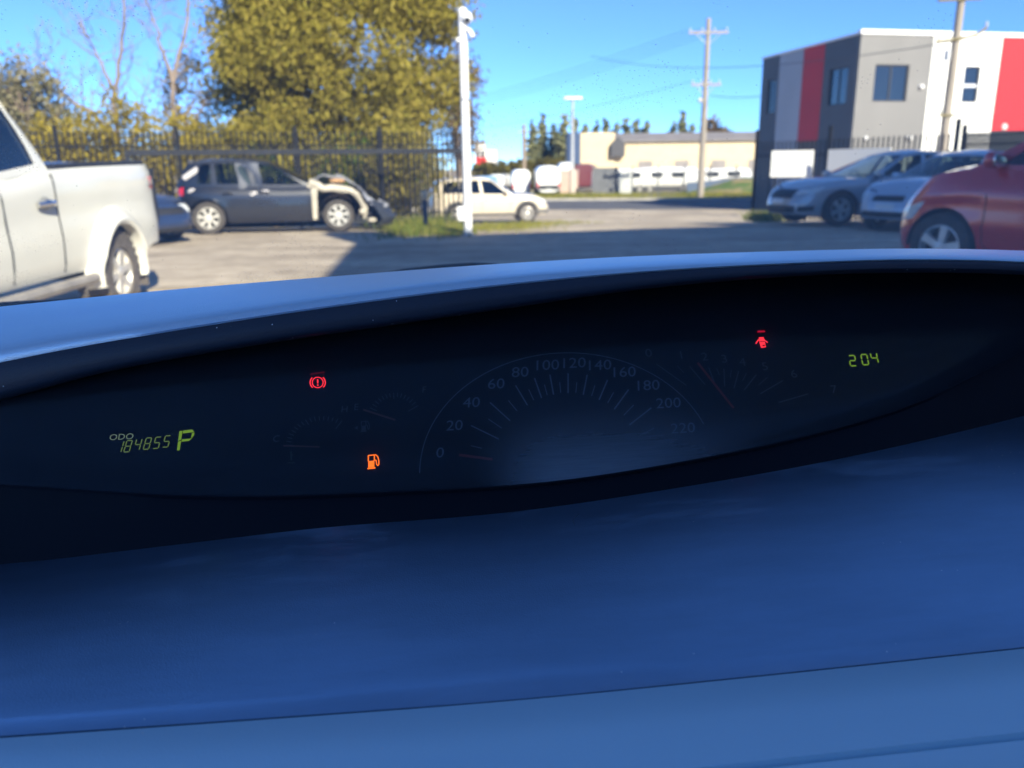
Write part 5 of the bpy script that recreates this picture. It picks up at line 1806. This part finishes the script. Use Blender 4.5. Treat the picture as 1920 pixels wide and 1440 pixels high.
# cluster face plate and its smoked lens
PX2 = [p for p in PXS if -360 <= p <= 2100]
fp0 = [on_plane(p, dpx(p) + 26, FACE) for p in PX2]
fp1 = [on_plane(p, T(C_T, p) - 12, FACE) for p in PX2]
cluster = MB().grid([fp0] + [mixrow(fp0, fp1, t) for t in (.33, .66)] + [fp1]).build('instrument_cluster', CL_DARK, cabin)
def lens_material():
    m = bpy.data.materials.new('cluster_lens')
    m.use_nodes = True
    nt = m.node_tree
    nt.nodes.clear()
    o = nt.nodes.new('ShaderNodeOutputMaterial')
    tr = nt.nodes.new('ShaderNodeBsdfTransparent')
    tr.inputs[0].default_value = (.78, .82, .86, 1)
    gl = nt.nodes.new('ShaderNodeBsdfGlossy')
    gl.inputs['Color'].default_value = (.6, .8, 1, 1)
    gl.inputs['Roughness'].default_value = .2
    df0 = nt.nodes.new('ShaderNodeBsdfDiffuse')
    df0.inputs[0].default_value = (.45, .55, .66, 1)
    tl = nt.nodes.new('ShaderNodeBsdfTranslucent')
    tl.inputs[0].default_value = (.6, .6, .6, 1)
    df = nt.nodes.new('ShaderNodeMixShader')
    df.inputs[0].default_value = .45
    nt.links.new(df0.outputs[0], df.inputs[1])
    nt.links.new(tl.outputs[0], df.inputs[2])
    fr = nt.nodes.new('ShaderNodeFresnel')
    fr.inputs[0].default_value = 1.33
    m1 = nt.nodes.new('ShaderNodeMixShader')
    nt.links.new(fr.outputs[0], m1.inputs[0])
    nt.links.new(tr.outputs[0], m1.inputs[1])
    nt.links.new(gl.outputs[0], m1.inputs[2])
    tc = nt.nodes.new('ShaderNodeTexCoord')
    mp = nt.nodes.new('ShaderNodeMapping')
    mp.inputs['Scale'].default_value = (4, 80, 80)
    nt.links.new(tc.outputs['Object'], mp.inputs[0])
    nz = nt.nodes.new('ShaderNodeTexNoise')
    nz.inputs['Scale'].default_value = 6
    nz.inputs['Detail'].default_value = 6
    nz.inputs['Roughness'].default_value = .7
    nt.links.new(mp.outputs[0], nz.inputs['Vector'])
    mr = nt.nodes.new('ShaderNodeMapRange')
    mr.inputs[1].default_value, mr.inputs[2].default_value = .35, .75
    mr.inputs[3].default_value, mr.inputs[4].default_value = .03, .10
    nt.links.new(nz.outputs[0], mr.inputs[0])
    m2 = nt.nodes.new('ShaderNodeMixShader')
    # glow along the bottom of the lens, painted in as a pale streaked band
    sx = nt.nodes.new('ShaderNodeSeparateXYZ')
    nt.links.new(tc.outputs['Object'], sx.inputs[0])
    def rng_(src, a, b, c, d):
        r_ = nt.nodes.new('ShaderNodeMapRange')
        r_.interpolation_type = 'SMOOTHSTEP'
        r_.inputs[1].default_value, r_.inputs[2].default_value, r_.inputs[3].default_value, r_.inputs[4].default_value = a, b, c, d
        nt.links.new(src, r_.inputs[0])
        return r_.outputs[0]
    def mth(op, a, b):
        q = nt.nodes.new('ShaderNodeMath')
        q.operation = op
        for i, v in enumerate((a, b)):
            if hasattr(v, 'links'): nt.links.new(v, q.inputs[i])
            else: q.inputs[i].default_value = v
        return q.outputs[0]
    lo = rng_(sx.outputs[2], .96, 1.075, 1, 0)
    lo = mth('POWER', lo, 2.2)
    xl, xr = rng_(sx.outputs[0], .045, .13, 0, 1), rng_(sx.outputs[0], .16, .34, 1, .12)
    band = mth('MULTIPLY', mth('MULTIPLY', lo, xl), xr)
    band = mth('MULTIPLY', band, rng_(nz.outputs[0], .2, .8, .86, 1.0))
    dust = mth('ADD', mth('MULTIPLY', band, .95), mr.outputs[0])  # thin dust film plus the painted glow band
    nt.links.new(dust, m2.inputs[0])
    nt.links.new(m1.outputs[0], m2.inputs[1])
    nt.links.new(df.outputs[0], m2.inputs[2])
    nt.links.new(m2.outputs[0], o.inputs[0])
    return m
ln1 = [on_plane(p, T(C_T, p) - 10) for p in PX2]
ln0 = [on_plane(p, dpx(p)) for p in PX2]
lrows = []
for t in (0, .04, .08, .13, .18, .24, .3, .4, .55, .75, 1):
    row = []
    for p, q in zip(ln0, ln1):
        d = min(1, t * (q - p).length / .032)
        row.append(p.lerp(q, t) - eN * .011 * math.sin(d * math.pi / 2))
    lrows.append(row)
MB().grid(lrows).build('cluster_lens', lens_material(), cabin)

PRINT = mat('dial_print', (.18, .205, .23), .6)
PRINT_DIM = mat('dial_print_dim', (.07, .085, .09), .6)
NEEDLE = mat('dial_needle', (.32, .025, .02), .5)
LCD = mat('lcd_green', (.02, .03, .01), .5, emit=(.30, .52, .03), estr=.16)
LCD_DIM = mat('lcd_green_dim', (.02, .03, .01), .5, emit=(.34, .5, .10), estr=.09)
LCD_WHITE = mat('lcd_caption', (.03, .03, .03), .5, emit=(.4, .55, .35), estr=.10)
W_RED = mat('warning_red', (.2, .01, .01), .5, emit=(1.0, .03, .045), estr=.5)
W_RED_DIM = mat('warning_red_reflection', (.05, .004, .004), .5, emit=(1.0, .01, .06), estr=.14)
W_ORANGE = mat('warning_orange', (.3, .1, .01), .5, emit=(1.0, .15, .006), estr=.52)

def flat(name, polys, mt, off=.0006, parent=None, label=None):
    """printed shapes on the dial plate: each polygon in plate coordinates, a hair of thickness"""
    mb = MB()
    for pl in polys:
        n = len(pl)
        top = [face3(a, b, off) for a, b in pl]
        mb.add(top, [tuple(range(n))])
    return mb.build(name, mt, parent or cluster, smooth=False, label=label)
def strip(pts, w):
    out = []
    for (p, q) in zip(pts[:-1], pts[1:]):
        d = (q[0] - p[0], q[1] - p[1])
        l = math.hypot(*d) or 1e-9
        nx, ny = -d[1] / l * w / 2, d[0] / l * w / 2
        e = .25 * w / l
        a = (p[0] - d[0] * e, p[1] - d[1] * e)
        b = (q[0] + d[0] * e, q[1] + d[1] * e)
        out.append([(a[0] + nx, a[1] + ny), (a[0] - nx, a[1] - ny), (b[0] - nx, b[1] - ny), (b[0] + nx, b[1] + ny)])
    return out
def pstrip(pix, wpx):
    s_ = abs(ab(pix[0][0] + 1, pix[0][1])[0] - ab(*pix[0])[0])
    return strip([ab(*p) for p in pix], wpx * s_)
def numeral(body, px, py, hpx, mt, shear=.12, name='numeral', cond=1.0):
    a, b = ab(px, py)
    h = ab(px, py - hpx / 2)[1] - ab(px, py + hpx / 2)[1]
    me = text_mesh(body, h / .70, mt, shear)
    o = put(name, me, cluster)
    mm = Matrix((eA, eB, eN)).transposed().to_4x4()
    mm.translation = face3(a, b, .0006)
    o.matrix_local = mm @ Matrix.Diagonal((cond, 1, 1, 1))
    return o

# speedometer
for tx, px, py in (('0', 824, 850), ('20', 851, 799), ('40', 883, 756), ('60', 929, 721), ('80', 974, 699), ('100', 1023, 686), ('120', 1073, 682), ('140', 1121, 686), ('160', 1167, 699), ('180', 1212, 724), ('200', 1252, 757), ('220', 1279, 804)):
    numeral(tx, px, py, 19, PRINT, cond=1.12)
cx, cy = 1065, 887
arc = [(cx + 278 * math.cos(t), cy - 225 * math.sin(t)) for t in np.linspace(R(180), R(24), 60)]
flat('speedometer_ring', pstrip(arc, 1.6), PRINT)
tk_ = []
angs = {20: 154, 40: 138, 60: 121, 80: 109.5, 100: 100.5, 120: 90, 140: 79, 160: 67, 180: 54, 200: 38, 220: 17}
keys = sorted(angs)
for k in keys:
    t = R(angs[k])
    c_, s_ = math.cos(t), math.sin(t)
    ro = 1 / math.hypot(c_ / 206, s_ / 186); ri = 1 / math.hypot(c_ / 144, s_ / 150)
    tk_ += pstrip([(cx + ro * c_, cy - ro * s_), (cx + ri * c_, cy - ri * s_)], 2.6)
    if k < 220:
        t2 = R((angs[k] + angs[keys[keys.index(k) + 1]]) / 2)
        c_, s_ = math.cos(t2), math.sin(t2)
        ro = 1 / math.hypot(c_ / 185, s_ / 170); ri = 1 / math.hypot(c_ / 150, s_ / 151)
        tk_ += pstrip([(cx + ro * c_, cy - ro * s_), (cx + ri * c_, cy - ri * s_)], 1.6)
t = R(164); tk_ += pstrip([(cx - 182, cy - 51), (cx - 162, cy - 46)], 1.6)
flat('speedometer_ticks', tk_, PRINT)
flat('speedometer_needle', pstrip([(862, 854), (922, 862)], 5), NEEDLE, .0012)
# tachometer
for tx, px, py in (('0', 1216, 663), ('1', 1277, 667), ('2', 1321, 670), ('3', 1358, 674), ('4', 1392, 680), ('5', 1434, 688), ('6', 1488, 702), ('7', 1563, 731)):
    numeral(tx, px, py, 15, PRINT_DIM, 0, cond=1.2)
q4 = lambda x, y: (1180 + x / 3.43, 580 + y / 3.43)
tk_ = []
for a_, b_ in (((175, 355), (365, 490)), ((388, 370), (485, 485)), ((510, 378), (545, 470)), ((607, 385), (612, 495)), ((702, 400), (672, 508)), ((815, 422), (738, 520)), ((985, 460), (840, 545)), ((1150, 545), (960, 600))):
    tk_ += pstrip([q4(*a_), q4(*b_)], 2.0)
for a_, b_ in (((305, 365), (350, 408)), ((560, 378), (578, 425)), ((655, 390), (648, 440)), ((752, 412), (728, 460)), ((888, 438), (830, 488))):
    tk_ += pstrip([q4(*a_), q4(*b_)], 1.3)
flat('tachometer_ticks', tk_, PRINT_DIM)
flat('tachometer_needle', pstrip([q4(440, 350), q4(665, 635)], 4.5), NEEDLE, .0012)
# temperature and fuel gauges
q2 = lambda x, y: (480 + x / 4.8, 660 + y / 4.8)
def arc_ticks(c, rx, ry, a0, a1, n, lx):
    out = []
    for k in range(n):
        t = R(lerp(a0, a1, k / (n - 1)))
        ll = lx * (2.4 if k == n - 1 else 1.5 if k in (0, n // 2) else 1)
        p0 = (c[0] + rx * math.cos(t), c[1] - ry * math.sin(t))
        p1 = (c[0] + (rx - ll) * math.cos(t), c[1] - (ry - ll * .8) * math.sin(t))
        out += pstrip([q2(*p0), q2(*p1)], 1.5)
    return out
flat('temperature_ticks', arc_ticks((600, 850), 330, 270, 178, 58, 17, 45), PRINT_DIM)
flat('fuel_ticks', arc_ticks((1250, 640), 255, 270, 150, 35, 15, 45), PRINT_DIM)
numeral('C', *q2(180, 785), 12, PRINT_DIM, .1)
numeral('H', *q2(795, 520), 12, PRINT_DIM, .1)
numeral('E', *q2(900, 500), 12, PRINT_DIM, .1)
numeral('F', *q2(1510, 345), 12, PRINT_DIM, .1)
flat('temperature_needle', pstrip([q2(250, 848), q2(570, 858)], 3), mat('needle_dim', (.16, .05, .04), .5), .0012)
flat('fuel_needle', pstrip([q2(970, 525), q2(1250, 615)], 4), mat('needle_dim', (.16, .05, .04), .5), .0012)

def pump_icon(c, s, tilt=-.06):
    """fuel pump: body with a window, base bar, hose"""
    def P(x, y):
        return ab(c[0] + (x + y * -tilt * 0) * s, c[1] - y * s - x * s * .1)
    out = []
    out.append([P(-.5, -.75), P(.28, -.75), P(.28, .1), P(-.5, .1)])
    out += strip([P(-.5, .1), P(-.5, .82), P(.28, .82), P(.28, .1)], .14 * s * .00048)
    out.append([P(-.62, -.95), P(.42, -.95), P(.42, -.77), P(-.62, -.77)])
    out += strip([P(.42, .85), P(.72, .55), P(.86, .0), P(.86, -.45), P(.72, -.6), P(.58, -.45), P(.5, .1), P(.3, .2)], .13 * s * .00048)
    return out
flat('fuel_warning_light', pump_icon((698, 866), 14.5), W_ORANGE, .001)
flat('fuel_gauge_symbol', pump_icon(q2(975, 670), 11) + [[ab(*q2(885, 685)), ab(*q2(915, 700)), ab(*q2(915, 668))]], PRINT_DIM)
flat('coolant_symbol', pstrip([q2(315, 900), q2(320, 975)], 3) + pstrip([q2(285, 1000), q2(350, 1000)], 2) + pstrip([q2(320, 930), q2(340, 928)], 2), mat('dial_print_faint', (.03, .05, .04), .6))
# brake warning: ring, brackets, exclamation mark
c = (596, 718)
ring = [(c[0] + 10.2 * math.cos(t), c[1] - 9.8 * math.sin(t)) for t in np.linspace(0, 2 * math.pi, 29)]
pol = pstrip(ring, 1.6)
pol += pstrip([(c[0] + 14.2 * math.cos(t), c[1] - 13.2 * math.sin(t)) for t in np.linspace(R(-42), R(46), 11)], 1.9)
pol += pstrip([(c[0] + 14.2 * math.cos(t), c[1] - 13.2 * math.sin(t)) for t in np.linspace(R(138), R(226), 11)], 1.9)
pol += pstrip([(c[0] - .2, c[1] - 5.5), (c[0], c[1] + 1.2)], 2.3) + pstrip([(c[0] + .1, c[1] + 4.2), (c[0] + .1, c[1] + 5.8)], 2.3)
flat('brake_warning_light', pol, W_RED, .001)
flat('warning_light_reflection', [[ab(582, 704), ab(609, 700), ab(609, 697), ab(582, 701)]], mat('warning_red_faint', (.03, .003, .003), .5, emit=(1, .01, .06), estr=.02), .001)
# door ajar: a car seen from above with both doors open
c = (1427, 643)
D = lambda x, y: ab(c[0] + x, c[1] + y)
pol = [[D(-5, -9.5), D(4, -10), D(6, -2), D(-4, -1)], [D(-4, -.5), D(6.3, -1.5), D(8.5, 9), D(-.5, 10)]]
dr = pstrip([(c[0] - 5.5, c[1] - 5), (c[0] - 10.5, c[1] + 2)], 2) + pstrip([(c[0] + 5, c[1] - 5), (c[0] + 11.5, c[1] + .2)], 2)
flat('door_warning_light', pol + dr, W_RED, .001)
flat('door_warning_lines', pstrip([(c[0] - 3.6, c[1] - 1), (c[0] + 6.2, c[1] - 2)], 1.2) + [[D(1.2, 5), D(6, 4.4), D(6.6, 7), D(1.8, 7.6)]], mat('warning_line', (.06, 0, .005), .6), .0014)
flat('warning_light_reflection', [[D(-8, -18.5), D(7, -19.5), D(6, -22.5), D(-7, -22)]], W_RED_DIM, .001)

# seven-segment displays
SEG = {'0': 'abcdef', '1': 'bc', '2': 'abged', '3': 'abgcd', '4': 'fgbc', '5': 'afgcd', '6': 'afgedc', '7': 'abc', '8': 'abcdefg', '9': 'abcdfg'}
def digit(ch, o_, w, h, th, sh):
    """o_: lower left in plate coordinates"""
    g_ = th * .18
    X = lambda x, y: (o_[0] + x + y * sh, o_[1] + y)
    hs = lambda y: [(g_ + th * .4, y), (g_ + th * .8, y + th / 2), (w - g_ - th * .8, y + th / 2), (w - g_ - th * .4, y), (w - g_ - th * .8, y - th / 2), (g_ + th * .8, y - th / 2)]
    vs_ = lambda x, y0, y1: [(x, y0 + g_), (x + th / 2, y0 + g_ + th * .4), (x + th / 2, y1 - g_ - th * .4), (x, y1 - g_), (x - th / 2, y1 - g_ - th * .4), (x - th / 2, y0 + g_ + th * .4)]
    t2 = th / 2
    S_ = {'a': hs(h - t2), 'd': hs(t2), 'g': hs(h / 2), 'b': vs_(w - t2, h / 2, h - t2), 'c': vs_(w - t2, t2, h / 2), 'f': vs_(t2, h / 2, h - t2), 'e': vs_(t2, t2, h / 2)}
    return [[X(*p) for p in S_[k]] for k in SEG[ch]]
u1 = abs(ab(271, 840)[0] - ab(270, 840)[0])
def disp(text, centers, bottoms, hpx, wpx, thpx, mt, name, sh=.16):
    for ch, cxp, byp in zip(text, centers, bottoms):
        a, b = ab(cxp, byp)
        h = ab(cxp, byp - hpx)[1] - b
        un = abs(ab(cxp + 1, byp)[0] - a)
        flat(name, digit(ch, (a - wpx * un / 2 - sh * h / 2, b), wpx * un, h, thpx * un, sh), mt, .001)
disp('184855', (224, 239.5, 258, 276, 294, 312), (850, 849, 846, 844, 842.5, 840), 23, 12.5, 2.3, LCD_DIM, 'odometer_digit')
numeral('ODO', 228, 820, 11, LCD_WHITE, .05, 'odometer_caption', 1.08)
disp('204', (1601, 1624, 1642), (688, 686, 683), 22, 14, 2.7, LCD, 'clock_digit', .1)
# gear letter P in chunky segments
P0 = lambda x, y: ab(x, y)
pol = [[P0(337, 809), P0(343, 808.5), P0(340.5, 825), P0(334.5, 828)],
       [P0(334.3, 829), P0(340.3, 827), P0(337.5, 845), P0(332.3, 845.5)],
       [P0(344, 808), P0(361, 806), P0(365, 811), P0(343.5, 813.5)],
       [P0(365.5, 812), P0(360.5, 812.5), P0(358.5, 822), P0(364, 818)],
       [P0(363, 820), P0(357.5, 823), P0(341.5, 824.5), P0(340.8, 829), P0(355, 827.5)]]
flat('gear_letter', pol, LCD, .001)

# windscreen, pillars, roof, wipers and the body that closes the cabin
def windscreen_material():
    m = bpy.data.materials.new('dusty_windscreen')
    m.use_nodes = True
    nt = m.node_tree
    nt.nodes.clear()
    N = nt.nodes.new
    L = nt.links.new
    o = N('ShaderNodeOutputMaterial')
    tr = N('ShaderNodeBsdfTransparent')
    tr.inputs[0].default_value = (.90, .94, .95, 1)
    gl = N('ShaderNodeBsdfGlossy')
    gl.inputs['Roughness'].default_value = .015
    fr = N('ShaderNodeFresnel')
    fr.inputs[0].default_value = 1.55
    m1 = N('ShaderNodeMixShader')
    L(fr.outputs[0], m1.inputs[0]); L(tr.outputs[0], m1.inputs[1]); L(gl.outputs[0], m1.inputs[2])
    df = N('ShaderNodeBsdfDiffuse')
    df.inputs[0].default_value = (.85, .85, .83, 1)
    tl = N('ShaderNodeBsdfTranslucent')
    tl.inputs[0].default_value = (.5, .5, .48, 1)
    md = N('ShaderNodeMixShader')
    md.inputs[0].default_value = .5
    L(df.outputs[0], md.inputs[1]); L(tl.outputs[0], md.inputs[2])
    tc = N('ShaderNodeTexCoord')
    def specks(scale, rad, thr, nscale):
        vo = N('ShaderNodeTexVoronoi')
        vo.inputs['Scale'].default_value = scale
        L(tc.outputs['Object'], vo.inputs['Vector'])
        lt = N('ShaderNodeMath'); lt.operation = 'LESS_THAN'; lt.inputs[1].default_value = rad
        L(vo.outputs['Distance'], lt.inputs[0])
        nz = N('ShaderNodeTexNoise')
        nz.inputs['Scale'].default_value = nscale
        nz.inputs['Detail'].default_value = 3
        L(tc.outputs['Object'], nz.inputs['Vector'])
        gt_ = N('ShaderNodeMath'); gt_.operation = 'GREATER_THAN'; gt_.inputs[1].default_value = thr
        L(nz.outputs[0], gt_.inputs[0])
        ml = N('ShaderNodeMath'); ml.operation = 'MULTIPLY'
        L(lt.outputs[0], ml.inputs[0]); L(gt_.outputs[0], ml.inputs[1])
        return ml
    s1, s2, s3 = specks(230, .18, .575, 5), specks(90, .08, .53, 9), specks(420, .2, .63, 7)
    nz = N('ShaderNodeTexNoise')
    nz.inputs['Scale'].default_value = 3
    nz.inputs['Detail'].default_value = 4
    L(tc.outputs['Object'], nz.inputs['Vector'])
    mr = N('ShaderNodeMapRange')
    mr.inputs[1].default_value, mr.inputs[2].default_value = .35, .7
    mr.inputs[3].default_value, mr.inputs[4].default_value = .045, .10
    L(nz.outputs[0], mr.inputs[0])
    a1 = N('ShaderNodeMath'); a1.operation = 'MAXIMUM'
    L(s1.outputs[0], a1.inputs[0]); L(s2.outputs[0], a1.inputs[1])
    a2 = N('ShaderNodeMath'); a2.operation = 'MAXIMUM'
    L(a1.outputs[0], a2.inputs[0]); L(s3.outputs[0], a2.inputs[1])
    sc = N('ShaderNodeMath'); sc.operation = 'MULTIPLY'; sc.inputs[1].default_value = .35
    L(a2.outputs[0], sc.inputs[0])
    a3 = N('ShaderNodeMath'); a3.operation = 'MAXIMUM'
    L(sc.outputs[0], a3.inputs[0]); L(mr.outputs[0], a3.inputs[1])
    m2 = N('ShaderNodeMixShader')
    L(a3.outputs[0], m2.inputs[0]); L(m1.outputs[0], m2.inputs[1]); L(md.outputs[0], m2.inputs[2])
    L(m2.outputs[0], o.inputs[0])
    return m
UC = .12
wsr = []
for i in range(9):
    t = i / 8
    v, z = lerp(1.32, .34, t), lerp(1.0, 1.66, t)
    hwid = lerp(.98, .86, t)
    wsr.append([(UC + hwid * q, v - .10 * q * q, z + .012 * math.sin(math.pi * t) - .0 * q) for q in np.linspace(-1, 1, 17)])
MB().grid(wsr).build('windscreen', windscreen_material(), cabin)
CABIN_TRIM = mat('cabin_trim', (.32, .33, .34), .85)
BODYP = mat('car_body_paint', (.35, .37, .4), .3, coat=.8)
b = MB()
def roof_pt(q, s_): return (UC + .86 * q, .34 - .1 * q * q - s_, 1.66 + .08 * math.sin(min(1, s_) * 1.5) - .04 * q * q)
def roof_patch(mb, qs, ss): mb.grid([[roof_pt(q, s_) for q in qs] for s_ in ss])
roof_patch(b, np.linspace(-1, 1, 9), (0, .04, .08))
roof_patch(b, np.linspace(-1, -.84, 3), (.08, .4, .8, 1.25))
roof_patch(b, np.linspace(.84, 1, 3), (.08, .4, .8, 1.25))
roof_patch(b, np.linspace(-1, 1, 9), (1.25, 1.6, 2.0, 2.6, 3.3))
sr = MB()
roof_patch(sr, np.linspace(-.84, .84, 9), (.08, .4, .8, 1.25))
sr.build('sunroof', glass_mat('sunroof_glass', (.85, .9, .92)), cabin)  # glass added to the unseen roof for more sky light on the dash
b.build('roof_lining', CABIN_TRIM, cabin)
for q in (-1, 1):
    b = MB()
    b.grid([[Vector(r_[0 if q < 0 else -1]) + Vector((dx * q, dy, 0)) for dx, dy in ((-.03, .0), (.0, .03), (.05, 0), (.02, -.06), (-.03, 0))] for r_ in wsr])
    b.build('windscreen_pillar', CABIN_TRIM, cabin)
b = MB()
b.box(UC - .94, UC - .88, -2.7, 1.0, .3, 1.0)
b.box(UC + .88, UC + .94, -2.7, -.75, .3, 1.0)
b.box(UC - .88, UC + .88, -2.76, -2.7, .3, 1.66)
b.box(UC - .94, UC + .94, -2.7, 1.5, .26, .30)
b.box(UC - .9, UC + .9, .98, 1.02, .3, .92)
b.build('body_shell', BODYP, cabin, smooth=False)
b = MB()
for x in (UC - .38, UC + .38):
    b.rbox((x, -.42, .62), .5, .52, .2, 4); b.rbox((x, -.72, .98), .48, .16, .66, 4); b.rbox((x, -.74, 1.4), .28, .12, .18, 3)
b.build('front_seats', SEAT, cabin)
b = MB()
for s_ in (1.30, 1.75, 2.2): pass
b.grid([[(UC + .8 * q, lerp(1.36, 2.05, t) - .12 * q * q, lerp(.90, .70, t ** 1.5) - .05 * q * q * t) for q in np.linspace(-1, 1, 11)] for t in np.linspace(0, 1, 7)])
b.build('bonnet', BODYP, cabin)
wl = [on_v(p, y, 1.22) for p, y in ((-160, 590), (-60, 578), (40, 571), (110, 568.5), (130, 569))]
MB().tube(wl, .006, 6).build('wiper', BLACK, cabin)
wl = [on_v(p, y, 1.26) for p, y in ((700, 520), (760, 509), (830, 501), (885, 497.5), (930, 499), (960, 504))]
MB().tube(wl, .005, 6).build('wiper', BLACK, cabin)

# ------------------------------------------------------------------ the workshop behind, which throws the big shade over the yard
ws = thing('workshop', 'grey workshop behind the camera whose shade covers the yard', 'building', (4.2, 1.2, 0))
SHED = mat('shed_sheet', (.32, .32, .31), .7, var=.1)
def prism(name, foot, z0, z1):
    n = len(foot)
    MB().add([(x, y, z0) for x, y in foot] + [(x, y, z1) for x, y in foot], [tuple(range(n))[::-1], tuple(range(n, 2 * n))] + [(k, (k + 1) % n, n + (k + 1) % n, n + k) for k in range(n)]).build(name, SHED, ws, smooth=False)
lw = (.104, -.995)
prism('wall', [(0, 0), (lw[0] * 15.2, lw[1] * 15.2), (lw[0] * 15.2 + 22, lw[1] * 15.2 + 2), (19.2, 5.6)], 0, 9.0)
prism('front_parapet', [(8.2, 2.45), (8.3, .9), (19.0, 4.0), (18.9, 5.55)], 9.003, 10.6)  # unseen block added so the shade reaches over the silver sedan
prism('parapet', [(.02, -.05), (.1, -.9), (1.0, -.8), (.9, .12)], 9.003, 10.3)  # unseen block added to push out the corner of the shade
prism('rear_block', [(lw[0] * 15.3, lw[1] * 15.3), (lw[0] * 30, lw[1] * 30), (lw[0] * 30 + 12, lw[1] * 30), (lw[0] * 15.3 + 12, lw[1] * 15.3)], 0, 12.6)  # unseen taller block added to cast shade on the pickup door
